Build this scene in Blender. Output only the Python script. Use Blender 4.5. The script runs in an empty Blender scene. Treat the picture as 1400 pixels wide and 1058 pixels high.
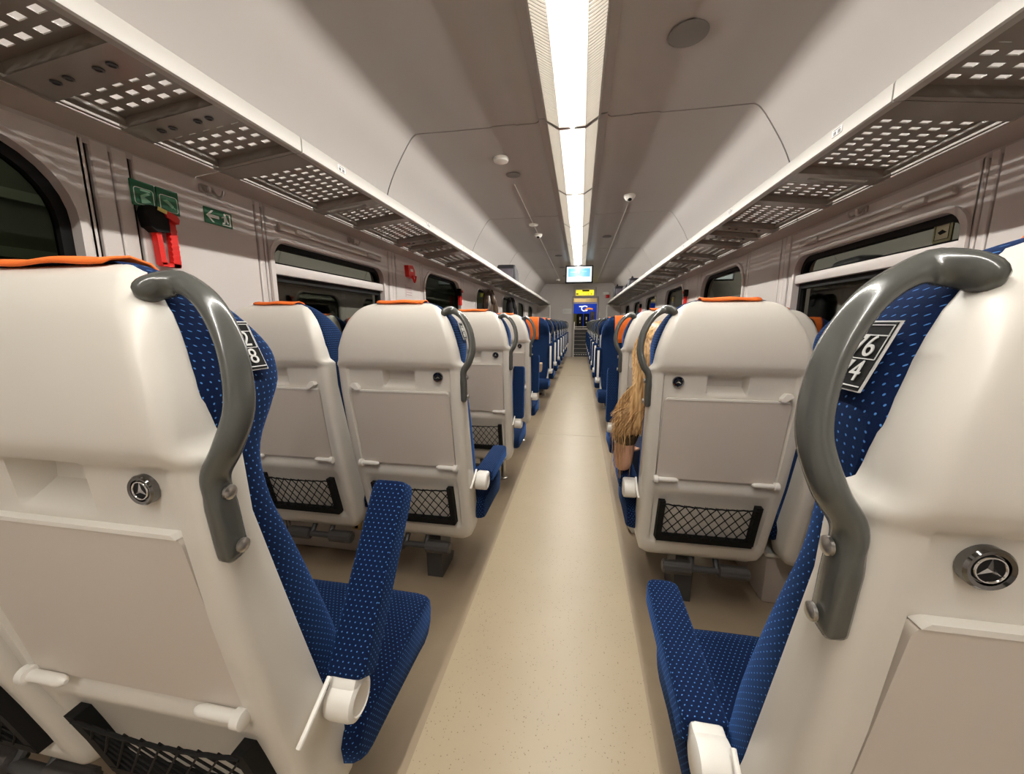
import bpy, bmesh, math, random
from mathutils import Vector, Matrix, Euler
rnd = random.Random(7)
COL = bpy.context.scene.collection
PI = math.pi

# ------------------------------------------------------------------ materials
def mat(name, col, rough=.5, metal=0., emit=None, estr=0., coat=0., spec=.5):
    m = bpy.data.materials.new(name); m.use_nodes = True
    b = m.node_tree.nodes['Principled BSDF']
    b.inputs['Base Color'].default_value = (*col, 1)
    b.inputs['Roughness'].default_value = rough
    b.inputs['Metallic'].default_value = metal
    b.inputs['Coat Weight'].default_value = coat
    b.inputs['Specular IOR Level'].default_value = spec
    if emit:
        b.inputs['Emission Color'].default_value = (*emit, 1)
        b.inputs['Emission Strength'].default_value = estr
    return m

class NT:
    """tiny node helper"""
    def __init__(s, m): s.m = m; s.t = m.node_tree; s.b = s.t.nodes['Principled BSDF']
    def n(s, typ, **k):
        x = s.t.nodes.new(typ)
        for a, v in k.items():
            if a.startswith('i'):
                x.inputs[int(a[1:])].default_value = v
            else: setattr(x, a, v)
        return x
    def l(s, a, ao, b, bi): s.t.links.new(a.outputs[ao], b.inputs[bi])
    def math(s, op, a, b=None, c=None):
        x = s.t.nodes.new('ShaderNodeMath'); x.operation = op
        for i, v in enumerate((a, b, c)):
            if v is None: continue
            if isinstance(v, (int, float)): x.inputs[i].default_value = v
            else: s.t.links.new(v, x.inputs[i])
        return x.outputs[0]

def plastic(name, col, rough, var=.04, scale=6., bump=.02, coat=0.):
    m = mat(name, col, rough, coat=coat); t = NT(m)
    tc = t.n('ShaderNodeTexCoord'); nz = t.n('ShaderNodeTexNoise'); nz.inputs['Scale'].default_value = scale
    nz.inputs['Detail'].default_value = 4
    t.l(tc, 'Object', nz, 'Vector')
    mx = t.n('ShaderNodeMix', data_type='RGBA')
    mx.inputs[6].default_value = (*[c*(1-var) for c in col], 1); mx.inputs[7].default_value = (*[min(1, c*(1+var)) for c in col], 1)
    t.l(nz, 'Fac', mx, 0); t.l(mx, 2, t.b, 'Base Color')
    n2 = t.n('ShaderNodeTexNoise'); n2.inputs['Scale'].default_value = 900; t.l(tc, 'Object', n2, 'Vector')
    bp = t.n('ShaderNodeBump'); bp.inputs['Strength'].default_value = bump; bp.inputs['Distance'].default_value = .001
    t.l(n2, 'Fac', bp, 'Height'); t.l(bp, 'Normal', t.b, 'Normal')
    return m

def fabric(name, base, dot, pitch=.0105, rad=.122):
    m = mat(name, base, .92, spec=.15); t = NT(m)
    t.b.inputs['Sheen Weight'].default_value = .25; t.b.inputs['Sheen Roughness'].default_value = .4; t.b.inputs['Sheen Tint'].default_value = (.12, .34, 1., 1)
    uv = t.n('ShaderNodeUVMap'); sp = t.n('ShaderNodeSeparateXYZ'); t.l(uv, 0, sp, 0)
    u = t.math('DIVIDE', sp.outputs[0], pitch); v = t.math('DIVIDE', sp.outputs[1], pitch*.8)
    row = t.math('FLOOR', v)
    par = t.math('MULTIPLY', t.math('MODULO', t.math('ABSOLUTE', row), 2.0), .5)
    u2 = t.math('ADD', u, par)
    fu = t.math('SUBTRACT', t.math('FRACT', u2), .5); fv = t.math('SUBTRACT', t.math('FRACT', v), .5)
    fu = t.math('ADD', fu, t.math('MULTIPLY', fv, -.25))
    d = t.math('SQRT', t.math('ADD', t.math('MULTIPLY', t.math('MULTIPLY', fu, fu), 1.7), t.math('MULTIPLY', fv, fv)))
    k = t.math('LESS_THAN', d, rad*1.15)
    nz = t.n('ShaderNodeTexNoise'); nz.inputs['Scale'].default_value = 700
    mx = t.n('ShaderNodeMix', data_type='RGBA')
    mx.inputs[6].default_value = (*base, 1); mx.inputs[7].default_value = (*dot, 1)
    t.t.links.new(k, mx.inputs[0]); t.l(mx, 2, t.b, 'Base Color')
    t.l(uv, 0, nz, 'Vector')
    bp = t.n('ShaderNodeBump'); bp.inputs['Strength'].default_value = .35; bp.inputs['Distance'].default_value = .0012
    t.l(nz, 'Fac', bp, 'Height'); t.l(bp, 'Normal', t.b, 'Normal')
    return m

M = {}
M['shell'] = plastic('shell_plastic', (.70, .665, .60), .34, .02)
M['tray'] = plastic('tray_laminate', (.62, .56, .495), .42, .035, 4)
M['white'] = plastic('white_plastic', (.80, .77, .71), .35, .01)
M['handle'] = plastic('grey_handle', (.085, .088, .080), .22, .12, 9, .01, coat=.35)
M['black'] = plastic('black_plastic', (.008, .008, .008), .65, .1)
M['black'].node_tree.nodes['Principled BSDF'].inputs['Specular IOR Level'].default_value = .2
M['dark'] = plastic('dark_grey_metal', (.055, .055, .055), .4, .1)
M['rubber'] = plastic('ribbed_rubber', (.06, .055, .052), .42, .1)
M['darkchrome'] = mat('dark_chrome', (.22, .22, .22), .08, 1.)
M['chrome'] = mat('chrome', (.75, .75, .75), .08, 1.)
M['steel'] = mat('brushed_steel', (.55, .53, .5), .3, 1.)
M['fab'] = fabric('blue_dotted_fabric', (.0024, .0098, .043), (.085, .25, .60))
M['fabwin'] = M['fab']
M['orange'] = plastic('orange_cloth', (.86, .17, .02), .85, .12, 40, .3)
M['ceil'] = plastic('ceiling_panel', (.455, .42, .393), .42, .02, 2)
M['wall'] = plastic('wall_panel', (.62, .575, .545), .4, .02, 2)
M['seam'] = mat('seam_dark', (.03, .025, .02), .8)
M['rack'] = plastic('rack_metal', (.27, .245, .21), .24, .06, 5, .02)
M['rackledge'] = plastic('rack_ledge', (.44, .39, .345), .42, .04)
M['lip'] = plastic('rack_lip', (.44, .42, .385), .4, .01)
M['paper'] = mat('white_paper', (.82, .82, .8), .6)
M['green'] = mat('sign_green', (.005, .12, .045), .4)
M['signwhite'] = mat('sign_white', (.8, .82, .78), .4)
M['red'] = plastic('red_plastic', (.72, .015, .01), .35, .05)
M['yellow'] = mat('yellow_mark', (.8, .7, .2), .5)
M['jacketblack'] = plastic('black_cloth', (.012, .011, .012), .9, .3, 20, .3)
M['gold'] = mat('brass', (.6, .45, .2), .35, 1.)

def lampmat(name, col, s):
    m = mat(name, (.85, .84, .8), .4, emit=col, estr=s); return m
M['lampc'] = lampmat('lamp_diffuser', (1., .96, .87), .42)
M['lampt'] = lampmat('lamp_tube', (1., .965, .905), 72.)
M['lamps'] = lampmat('lamp_side', (1., .955, .87), .75)
for q_ in ('lampc', 'lamps'): M[q_].cycles.emission_sampling = 'NONE'
M['fin'] = mat('louvre_fin', (.72, .69, .63), .3)

def floor_mat():
    m = mat('speckled_vinyl', (.6, .5, .4), .4, coat=.0); t = NT(m)
    tc = t.n('ShaderNodeTexCoord')
    nz = t.n('ShaderNodeTexNoise'); nz.inputs['Scale'].default_value = 3; t.l(tc, 'Object', nz, 'Vector')
    vo = t.n('ShaderNodeTexVoronoi'); vo.inputs['Scale'].default_value = 120; t.l(tc, 'Object', vo, 'Vector')
    mx = t.n('ShaderNodeMix', data_type='RGBA'); mx.inputs[6].default_value = (.40, .325, .21, 1); mx.inputs[7].default_value = (.45, .365, .24, 1)
    t.l(nz, 'Fac', mx, 0)
    n3 = t.n('ShaderNodeTexNoise'); n3.inputs['Scale'].default_value = 60; t.l(tc, 'Object', n3, 'Vector')
    thr = t.math('MULTIPLY', n3.outputs['Fac'], .36)
    k = t.math('LESS_THAN', vo.outputs['Distance'], thr)
    sub = t.n('ShaderNodeSeparateColor'); t.l(vo, 'Color', sub, 0)
    k2 = t.math('MULTIPLY', k, t.math('GREATER_THAN', sub.outputs[0], .55))
    m2 = t.n('ShaderNodeMix', data_type='RGBA'); m2.inputs[7].default_value = (.22, .17, .10, 1)
    t.l(mx, 2, m2, 6); t.t.links.new(t.math('MULTIPLY', k2, .9), m2.inputs[0]); t.l(m2, 2, t.b, 'Base Color')
    n4 = t.n('ShaderNodeTexNoise'); n4.inputs['Scale'].default_value = 9; n4.inputs['Detail'].default_value = 6; t.l(tc, 'Object', n4, 'Vector')
    r = t.math('MULTIPLY_ADD', n4.outputs['Fac'], .14, .29); t.t.links.new(r, t.b.inputs['Roughness'])
    return m
M['floor'] = floor_mat()

def glass_mat():
    m = bpy.data.materials.new('window_glass'); m.use_nodes = True; t = m.node_tree
    for n in list(t.nodes):
        if n.type == 'BSDF_PRINCIPLED': t.nodes.remove(n)
    out = t.nodes['Material Output']
    tr = t.nodes.new('ShaderNodeBsdfTransparent'); tr.inputs[0].default_value = (.42, .44, .39, 1)
    gl = t.nodes.new('ShaderNodeBsdfGlossy'); gl.inputs['Roughness'].default_value = .03; gl.inputs[0].default_value = (.24, .25, .22, 1)
    lw = t.nodes.new('ShaderNodeFresnel'); lw.inputs[0].default_value = 1.5
    mx = t.nodes.new('ShaderNodeMixShader')
    t.links.new(lw.outputs[0], mx.inputs[0]); t.links.new(tr.outputs[0], mx.inputs[1]); t.links.new(gl.outputs[0], mx.inputs[2])
    t.links.new(mx.outputs[0], out.inputs[0]); return m
M['glass'] = glass_mat()

def streaked(name, c1, c2, axis_scale, rough=.5):
    m = mat(name, c1, rough); t = NT(m)
    tc = t.n('ShaderNodeTexCoord'); mp = t.n('ShaderNodeMapping'); mp.inputs['Scale'].default_value = axis_scale
    nz = t.n('ShaderNodeTexNoise'); nz.inputs['Scale'].default_value = 1; nz.inputs['Detail'].default_value = 5
    t.l(tc, 'Object', mp, 0); t.l(mp, 0, nz, 'Vector')
    rp = t.n('ShaderNodeValToRGB'); rp.color_ramp.elements[0].position = .35; rp.color_ramp.elements[1].position = .65
    rp.color_ramp.elements[0].color = (*c1, 1); rp.color_ramp.elements[1].color = (*c2, 1)
    t.l(nz, 'Fac', rp, 0); t.l(rp, 0, t.b, 'Base Color'); return m
M['hair'] = streaked('blond_hair', (.27, .125, .035), (.80, .52, .24), (130, 130, 5), .4)
M['skin'] = plastic('skin', (.62, .34, .23), .5, .06, 30)
M['top'] = streaked('olive_knit', (.035, .022, .012), (.13, .085, .04), (240, 240, 240), .9)
M['jeans'] = plastic('dark_denim', (.015, .022, .05), .9, .2, 60, .3)
M['coat'] = streaked('brown_shiny_coat', (.012, .010, .009), (.16, .10, .06), (30, 45, 6), .35)
M['bag'] = plastic('dark_bag_cloth', (.022, .02, .026), .6, .3, 14, .2)
M['bagpale'] = plastic('lilac_grey_nylon', (.13, .115, .14), .4, .4, 20, .2)
M['platform'] = plastic('platform_concrete', (.16, .17, .13), .8, .3, 1.5)

# ------------------------------------------------------------------ mesh builder
class MB:
    def __init__(s): s.bm = bmesh.new(); s.mi = 0
    def face(s, vs):
        try: f = s.bm.faces.new(vs)
        except ValueError: return None
        f.material_index = s.mi; return f
    def V(s, p): return s.bm.verts.new(p)
    def box(s, c, d, rot=None, bev=0., seg=2):
        r = bmesh.ops.create_cube(s.bm, size=1.)
        vs = r['verts']
        mtx = Matrix.Translation(c) @ (rot.to_matrix().to_4x4() if rot else Matrix()) @ Matrix.Diagonal((*d, 1))
        bmesh.ops.transform(s.bm, matrix=mtx, verts=vs)
        fs = set(f for v in vs for f in v.link_faces)
        for f in fs: f.material_index = s.mi
        if bev > 0:
            es = list(set(e for v in vs for e in v.link_edges))
            r2 = bmesh.ops.bevel(s.bm, geom=es, offset=bev, segments=seg, affect='EDGES', profile=.5)
            for f in r2['faces']: f.material_index = s.mi
        return s
    def grid(s, rows, closeu=False, closev=False):
        R = [[s.V(p) for p in r] for r in rows]; n = len(R[0])
        for i in range(len(R) - (0 if closev else 1)):
            a, b = R[i], R[(i+1) % len(R)]
            for j in range(n - (0 if closeu else 1)):
                s.face((a[j], a[(j+1) % n], b[(j+1) % n], b[j]))
        return R
    def tube(s, pts, r, n=10, flat=None, up=None, cap=True):
        """sweep; r scalar/list; flat = (a,b) section half-axes multiplier; up = reference vector for section axis a"""
        P = [Vector(p) for p in pts]; rows = []
        prev = None
        for i, p in enumerate(P):
            t = (P[min(i+1, len(P)-1)] - P[max(i-1, 0)])
            t = t.normalized() if t.length > 1e-9 else Vector((0, 0, 1))
            ref = Vector(up) if up else (prev if prev else (Vector((1, 0, 0)) if abs(t.x) < .9 else Vector((0, 0, 1))))
            a = (ref - t*ref.dot(t))
            a = a.normalized() if a.length > 1e-6 else t.orthogonal().normalized()
            if not up: prev = a
            b = t.cross(a)
            rr = r[i] if isinstance(r, (list, tuple)) else r
            fa, fb = flat if flat else (1, 1)
            rows.append([p + a*(math.cos(2*PI*k/n)*rr*fa) + b*(math.sin(2*PI*k/n)*rr*fb) for k in range(n)])
        R = s.grid(rows, closeu=True)
        if cap: s.face(R[0][::-1]); s.face(R[-1])
        return s
    def cyl(s, p0, p1, r, n=20, r1=None): return s.tube([p0, p1], [r, r if r1 is None else r1], n)
    def lathe(s, c, axis, prof, n=28):
        """prof = [(radius, height along axis)...]"""
        ax = Vector(axis).normalized(); a = ax.orthogonal().normalized(); b = ax.cross(a); c = Vector(c)
        rows = [[c + ax*h + (a*math.cos(2*PI*k/n) + b*math.sin(2*PI*k/n))*max(r, 1e-4) for k in range(n)] for r, h in prof]
        R = s.grid(rows, closeu=True); s.face(R[0][::-1]); s.face(R[-1]); return s
    def prism(s, poly, fn, d0, d1):
        """poly = list of 2D points; fn(u,v,d) -> 3D"""
        A = [s.V(fn(u, v, d0)) for u, v in poly]; B = [s.V(fn(u, v, d1)) for u, v in poly]; n = len(A)
        s.face(A[::-1]); s.face(B)
        for i in range(n): s.face((A[i], A[(i+1) % n], B[(i+1) % n], B[i]))
        return s
    def build(s, name, mats, parent=None, ang=38, uv=False, loc=None):
        bmesh.ops.recalc_face_normals(s.bm, faces=s.bm.faces)
        me = bpy.data.meshes.new(name); s.bm.to_mesh(me); s.bm.free()
        for m in (mats if isinstance(mats, (list, tuple)) else [mats]): me.materials.append(m)
        for p in me.polygons: p.use_smooth = True
        me.set_sharp_from_angle(angle=math.radians(ang))
        if uv: boxuv(me)
        o = bpy.data.objects.new(name, me); COL.objects.link(o)
        if parent: o.parent = parent
        if loc: o.location = loc
        return o

def boxuv(me):
    L = me.uv_layers.new(name='UVMap')
    for p in me.polygons:
        n = p.normal; ax = max(range(3), key=lambda i: abs(n[i])*(1.05 if i == 1 else 1))
        for li in p.loop_indices:
            c = me.vertices[me.loops[li].vertex_index].co
            L.data[li].uv = (c.y, c.z) if ax == 0 else (c.x, c.z) if ax == 1 else (c.x, c.y)

def gridmesh(name, rows, mats, parent, uv=True, capend=True, ang=40, subsurf=0):
    """open loft with metric uv along the surface"""
    bm = bmesh.new(); n = len(rows[0])
    R = [[bm.verts.new(p) for p in r] for r in rows]
    ul = bm.loops.layers.uv.new('UVMap')
    def cum(r):
        o = [0]
        for a, b in zip(r, r[1:]): o.append(o[-1] + (Vector(b)-Vector(a)).length)
        m = o[-1]/2; return [x-m for x in o]
    CU = [cum(r) for r in rows]
    mid = n//2; CV = [0]
    for a, b in zip(rows, rows[1:]): CV.append(CV[-1] + (Vector(b[mid])-Vector(a[mid])).length)
    for i in range(len(R)-1):
        for j in range(n-1):
            f = bm.faces.new((R[i][j], R[i][j+1], R[i+1][j+1], R[i+1][j]))
            for l, (a, b) in zip(f.loops, ((i, j), (i, j+1), (i+1, j+1), (i+1, j))): l[ul].uv = (CU[a][b], CV[a])
    if capend:
        for f in (R[0][::-1], R[-1]):
            try:
                ff = bm.faces.new(f)
                for l in ff.loops: l[ul].uv = (l.vert.co.x, l.vert.co.y)
            except ValueError: pass
    bmesh.ops.recalc_face_normals(bm, faces=bm.faces)
    me = bpy.data.meshes.new(name); bm.to_mesh(me); bm.free()
    for m in (mats if isinstance(mats, (list, tuple)) else [mats]): me.materials.append(m)
    for p in me.polygons: p.use_smooth = True
    me.set_sharp_from_angle(angle=math.radians(ang))
    o = bpy.data.objects.new(name, me); COL.objects.link(o)
    if parent: o.parent = parent
    if subsurf:
        md = o.modifiers.new('sub', 'SUBSURF'); md.levels = subsurf; md.render_levels = subsurf
    return o

def lerp(tab, z):
    if z <= tab[0][0]: return tab[0][1]
    for (a, u), (b, v) in zip(tab, tab[1:]):
        if z <= b: return u + (v-u)*(z-a)/(b-a)
    return tab[-1][1]
def srf(a, b, x):
    t = min(1, max(0, (x-a)/(b-a))); return t*t*(3-2*t)
def crom(P, k=6):
    P = [Vector(p) for p in P]; o = []
    for i in range(len(P)-1):
        p0, p1, p2, p3 = P[max(i-1, 0)], P[i], P[i+1], P[min(i+2, len(P)-1)]
        for j in range(k):
            t = j/k
            o.append(.5*((2*p1) + (p2-p0)*t + (2*p0-5*p1+4*p2-p3)*t*t + (3*p1-p0-3*p2+p3)*t**3))
    o.append(P[-1]); return o

def tag(o, label=None, cat=None, group=None, kind=None):
    if label: o['label'] = label
    if cat: o['category'] = cat
    if group: o['group'] = group
    if kind: o['kind'] = kind
    return o
def empty(name, loc=(0, 0, 0), rz=0.):
    o = bpy.data.objects.new(name, None); o.empty_display_size = .1
    o.location = loc; o.rotation_euler = (0, 0, rz); COL.objects.link(o); return o
def kids(o): return [c for c in bpy.data.objects if c.parent == o]
def copy_tree(o, parent=None):
    c = o.copy(); COL.objects.link(c)
    if parent: c.parent = parent
    for ch in kids(o): copy_tree(ch, c)
    return c
def text_mesh(body, size, name, m, parent, mtx):
    cu = bpy.data.curves.new(name, 'FONT'); cu.body = body; cu.size = size; cu.align_x = 'CENTER'; cu.align_y = 'CENTER'
    cu.extrude = .0004
    t = bpy.data.objects.new(name, cu); COL.objects.link(t)
    bpy.context.view_layer.update()
    me = bpy.data.meshes.new_from_object(t.evaluated_get(bpy.context.evaluated_depsgraph_get()))
    bpy.data.objects.remove(t); bpy.data.curves.remove(cu)
    me.name = name; me.transform(mtx); me.materials.clear(); me.materials.append(m)
    o = bpy.data.objects.new(name, me); COL.objects.link(o)
    if parent: o.parent = parent
    return o

# ------------------------------------------------------------------ dimensions
XW, ZC, Y0, Y1 = 1.36, 2.40, -2.6, 12.9
# ------------------------------------------------------------------ floor
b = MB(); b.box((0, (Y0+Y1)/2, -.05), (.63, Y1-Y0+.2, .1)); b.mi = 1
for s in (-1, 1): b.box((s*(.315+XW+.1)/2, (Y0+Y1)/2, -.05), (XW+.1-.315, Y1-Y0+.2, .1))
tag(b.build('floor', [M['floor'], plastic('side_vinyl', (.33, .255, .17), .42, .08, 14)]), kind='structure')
for k, yy in enumerate((3.75, 8.2)):
    b = MB(); b.box((0, yy, .0006), (.62, .005, .0012)); tag(b.build('trim_%d' % (k+1), plastic('floor_weld', (.40, .33, .24), .5)), kind='structure')

# ------------------------------------------------------------------ ceiling with side coves
prof = [(.0, ZC), (.215, ZC), (.235, ZC-.012), (.36, ZC-.012), (.372, ZC-.008), (.52, ZC-.008), (.535, ZC-.014), (.8, ZC-.014), (1.035, ZC-.012),
        (1.056, ZC-.014), (1.074, ZC-.024), (1.090, ZC-.038), (1.106, ZC-.058), (1.122, ZC-.080), (1.147, ZC-.117), (1.172, ZC-.156), (1.198, ZC-.197), (1.224, ZC-.241), (1.250, ZC-.292), (1.275, ZC-.348), (1.300, ZC-.425), (1.325, ZC-.525), (1.345, ZC-.63), (1.362, ZC-.76)]
full = [(-x, z) for x, z in prof[:0:-1]] + prof
seams = [Y0, -1.7, .49, 2.68, 4.87, 7.06, 9.25, 11.44, Y1]
b = MB()
for a, c in zip(seams, seams[1:]):
    g = .0065
    R = b.grid([[(x, y, z) for x, z in full] for y in (a+g, c-g)])
    for y in (a+g, c-g):                              # rolled panel edges
        b.grid([[(x, y, z) for x, z in full], [(x, y, z+.012) for x, z in full]])
b.mi = 1
b.grid([[(x*1.012, y, z+.012) for x, z in full] for y in (Y0, Y1)])
tag(b.build('ceiling', [M['ceil'], M['seam']]), kind='structure')
k = 3
for sx, ya in ((-1, 3.72), (1, 4.5)):
    b = MB(); b.box((sx*.553, (ya+12.2)/2, ZC-.017), (.006, 12.2-ya, .006)); tag(b.build('trim_%d' % k, M['white']), kind='structure'); k += 1  # lit step edge of the raised ceiling panel, drawn as a white strip

# ------------------------------------------------------------------ side walls
S0 = 1.61; PER = 1.8
NWIN = 7
OZ0, OZ1 = .80, 1.645
OPEN = (.035, 1.065)                                   # window opening, relative to its wall panel start
def s0(side): return S0 - (.04 if side > 0 else 0)
def wall(side, name):
    S0 = s0(side)
    b = MB(); X = side*XW
    def panel(y0, y1, z0, z1, d=.018):
        b.mi = 0
        b.box((X+side*d/2, (y0+y1)/2, (z0+z1)/2), (d, y1-y0, z1-z0), bev=.004, seg=1)
    y = Y0
    for i in range(-2, NWIN-1):
        s = S0 + PER*i
        if s+1.165 > Y0:
            a, e = max(s, Y0), s+1.165
            if i <= -2: panel(a, e, 0, 1.69)
            else:
                panel(a, e, 0, OZ0-.01); panel(a, e, OZ1+.01, 1.69)
                panel(a, s+.02, OZ0-.012, OZ1+.012); panel(s+1.145, e, OZ0-.012, OZ1+.012)
        for u, v in ((1.176, 1.226), (1.230, 1.276), (1.288, 1.757), (1.764, 1.794)):
            if s+u > Y0 and s+v < Y1: panel(s+u, min(s+v, Y1), 0, 1.69)
            elif s+u < Y1 < s+v: panel(s+u, Y1, 0, 1.69)
    panel(S0+PER*(NWIN-2)+1.80+.006, Y1, 0, 1.69) if S0+PER*(NWIN-2)+1.80 < Y1 else None
    # dark backing behind the joints, cut round the windows
    b.mi = 1
    xs = X + side*.019
    def back(y0, y1, z0, z1): b.box((xs+side*.005, (y0+y1)/2, (z0+z1)/2), (.01, y1-y0, z1-z0))
    back(Y0, Y1, 0, OZ0-.02); back(Y0, Y1, OZ1+.02, 1.72)
    prev = Y0
    for i in range(-1, NWIN-1):
        s = S0 + PER*i; back(prev, s+.015, OZ0-.02, OZ1+.02); prev = s+1.15
    back(prev, Y1, OZ0-.02, OZ1+.02)
    b.mi = 0
    b.box((X+side*.02, (Y0+Y1)/2, 2.0), (.01, Y1-Y0, .7))     # upper wall behind the cove
    tag(b.build(name, [M['wall'], M['seam']]), kind='structure')
wall(-1, 'wall_left'); wall(1, 'wall_right')

def rrect(cy, cz, hy, hz, r, n=6):
    o = []
    for (sy, sz, a0) in ((1, 1, 0), (-1, 1, 90), (-1, -1, 180), (1, -1, 270)):
        for k in range(n+1):
            a = math.radians(a0 + 90*k/n); o.append((cy+sy*(hy-r)+r*math.cos(a), cz+sz*(hz-r)+r*math.sin(a)))
    return o
def ring_to_rect(pts, cy, cz, hy, hz):
    o = []
    n = len(pts)//4
    for q, (sy, sz) in enumerate(((1, 1), (-1, 1), (-1, -1), (1, -1))):
        for k in range(n):
            y, z = pts[q*n+k]; m = (n-1)/2
            horiz_first = q in (0, 2)
            # first half of the corner runs to the vertical edge, second to the horizontal one
            if (k < m) == horiz_first: o.append((cy+sy*hy, min(max(z, cz-hz), cz+hz) if k != m else cz+sz*hz))
            else: o.append((min(max(y, cy-hy), cy+hy), cz+sz*hz))
        o[q*n+n//2] = (cy+sy*hy, cz+sz*hz)
    return o
wn = [0]
def window(side, s, hopper):
    wn[0] += 1
    root = tag(empty('window_%d' % wn[0], (side*XW, s+.58, OZ0)), kind='structure')
    X = 0.; oy = s+.58
    OPEN = (.035, 1.065) if hopper else (.035, 1.115)
    ztop = 1.505 if hopper else 1.595
    cy, cz = (OPEN[0]+OPEN[1])/2+s-oy, (.86+ztop)/2-OZ0
    hy, hz = (OPEN[1]-OPEN[0])/2, (ztop-.86)/2
    r = .085 if hopper else .19
    inner = rrect(cy, cz, hy, hz, r, 8)
    outer = ring_to_rect(inner, .003, (OZ0+OZ1)/2-OZ0, .572, (OZ1-OZ0)/2+.004)
    mid = rrect(cy, cz, hy+.022, hz+.022, r+.02, 8)
    d = side
    rows = [[(0, y, z) for y, z in outer], [(0, y, z) for y, z in mid], [(-d*.012, y, z) for y, z in mid], [(-d*.014, y, z) for y, z in inner], [(d*.05, y, z) for y, z in inner]]
    b = MB(); b.grid(rows, closeu=True)
    if hopper:
        b.box((d*.006, cy, 1.375-OZ0), (.03, 2*hy-.01, .05), bev=.006)
    f = b.build('window_frame', M['wall'], root, ang=30)
    if hopper:
        b = MB()
        b.box((-d*.016, cy, 1.572-OZ0), (.022, .95, .034), bev=.008)
        for yy in (-.33, .33): b.box((-d*.03, cy+yy, 1.568-OZ0), (.02, .10, .026), bev=.004)
        b.build('hopper_rail', M['rackledge'], f)
    # rubber gasket
    g2 = rrect(cy, cz, hy-.028, hz-.028, max(r-.02, .03), 8)
    b = MB(); b.grid([[(d*.022, y, z) for y, z in inner], [(d*.020, y, z) for y, z in g2], [(d*.045, y, z) for y, z in g2]], closeu=True)
    if hopper: b.box((d*.028, cy, 1.335-OZ0), (.02, 2*hy-.02, .028)); b.box((d*.03, cy, 1.405-OZ0), (.016, 2*hy-.02, .012))
    b.build('gasket', M['black'], root)
    b = MB(); P = rrect(cy, cz, hy-.02, hz-.02, max(r-.02, .03), 8)
    b.face([b.V((d*.036, y, z)) for y, z in P]); b.build('pane', M['glass'], root)
    return root
wins = {}
for side in (-1, 1):
    for i in range(-1, NWIN-1):
        wins[(side, i)] = window(side, s0(side)+PER*i, i == 0)

# ------------------------------------------------------------------ end walls with doorway
DX0, DX1, DZ = -.17, .62, 1.94
b = MB()
def wb(x0, x1, z0, z1): b.box(((x0+x1)/2, Y1+.03, (z0+z1)/2), (x1-x0, .06, z1-z0))
wb(-1.45, DX0, 0, 2.5); wb(DX1, 1.45, 0, 2.5); wb(DX0, DX1, DZ, 2.5)
tag(b.build('wall_back', M['wall']), kind='structure')
b = MB(); b.box((0, Y0-.03, 1.2), (2.9, .06, 2.6)); tag(b.build('wall_front', M['wall']), kind='structure')
root = tag(empty('door_1', ((DX0+DX1)/2, Y1, 0)), kind='structure')
w = (DX1-DX0)/2
b = MB()
b.box((-w-.0, -.02, DZ/2), (.05, .05, DZ), bev=.008); b.box((w, -.02, DZ/2), (.05, .05, DZ), bev=.008); b.box((0, -.02, DZ+.005), (2*w+.05, .05, .05), bev=.008)
b.build('door_frame', M['rackledge'], root)
b = MB(); b.box((0, .0, DZ-.09), (2*w-.05, .02, .13)); fas = b.build('header_panel', M['gold'], root)
b = MB(); b.box((0, -.005, DZ-.185), (2*w-.05, .03, .03)); b.build('header_rail', M['white'], root)
# stair up to the raised section
root = tag(empty('staircase', ((DX0+DX1)/2, Y1+.07, 0)), 'dark stair of seven shallow steps with pale nosings beyond the end doorway', 'stairs')
NST = 7; RISE = .125
for i in range(NST):
    b = MB(); b.box((0, .06+.23*i+.115, RISE*(i+1)/2), (2*w-.04, .23, RISE*(i+1)))
    st = b.build('step', M['dark'], root)
    b = MB(); b.box((0, .055+.23*i+.018, RISE*(i+1)+.004), (2*w-.06, .04, .014), bev=.003); b.build('nosing', M['rackledge'], st)
b = MB()
for k in range(9): b.box((-w+.09+k*(2*w-.18)/8, .052, .07), (.045, .008, .02))
tag(b.build('marking_dots', M['signwhite'], root), label='row of white warning dashes on the lowest riser')
ytop = Y1+.07+.06+.23*NST
b = MB(); b.box(((DX0+DX1)/2, ytop+.75, RISE*NST-.03), (1.6, 1.5, .06)); b.build('trim_5', M['floor'])['kind'] = 'structure'
b = MB()
for x in (DX0-.35, DX1+.35): b.box((x, (Y1+.06+ytop+1.5)/2, 1.3), (.05, ytop+1.5-Y1-.06, 2.6))
b.box(((DX0+DX1)/2, (Y1+.06+ytop+1.5)/2, 2.45), (1.7, ytop+1.5-Y1-.06, .05)); b.box(((DX0+DX1)/2, ytop+1.5, 1.5), (1.7, .05, 2.0))
tag(b.build('trim_6', M['wall']), kind='structure')

# blue lit panel at the head of the stair
bx = (DX0+DX1)/2; by = ytop+1.46
M['bluelit'] = mat('blue_lit_panel', (.01, .03, .3), .4, emit=(.01, .06, .55), estr=.24)
M['orangelit'] = mat('orange_lit', (.8, .25, .02), .4, emit=(1., .32, .03), estr=.42)
M['whitelit'] = mat('white_lit', (.8, .8, .8), .4, emit=(.9, .95, 1.), estr=.42)
root = tag(empty('advertising_panel', (bx, by, .98)), 'blue lit panel with white and orange ring mark at the head of the stair', 'sign')
b = MB(); b.box((0, 0, .62), (1.3, .03, 1.2), bev=.01); b.build('panel', M['bluelit'], root)
b = MB()
pts = [(.02+.13*math.cos(a), -.025, .72+.10*math.sin(a)) for a in [math.radians(40+15*k) for k in range(20)]]
b.tube(pts, .022, 8); b.build('ring_mark', M['whitelit'], root)
b = MB(); b.tube(crom([(.03, -.025, .66), (.16, -.025, .72), (.34, -.025, .69)]), .03, 8); b.build('orange_mark', M['orangelit'], root)
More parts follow.
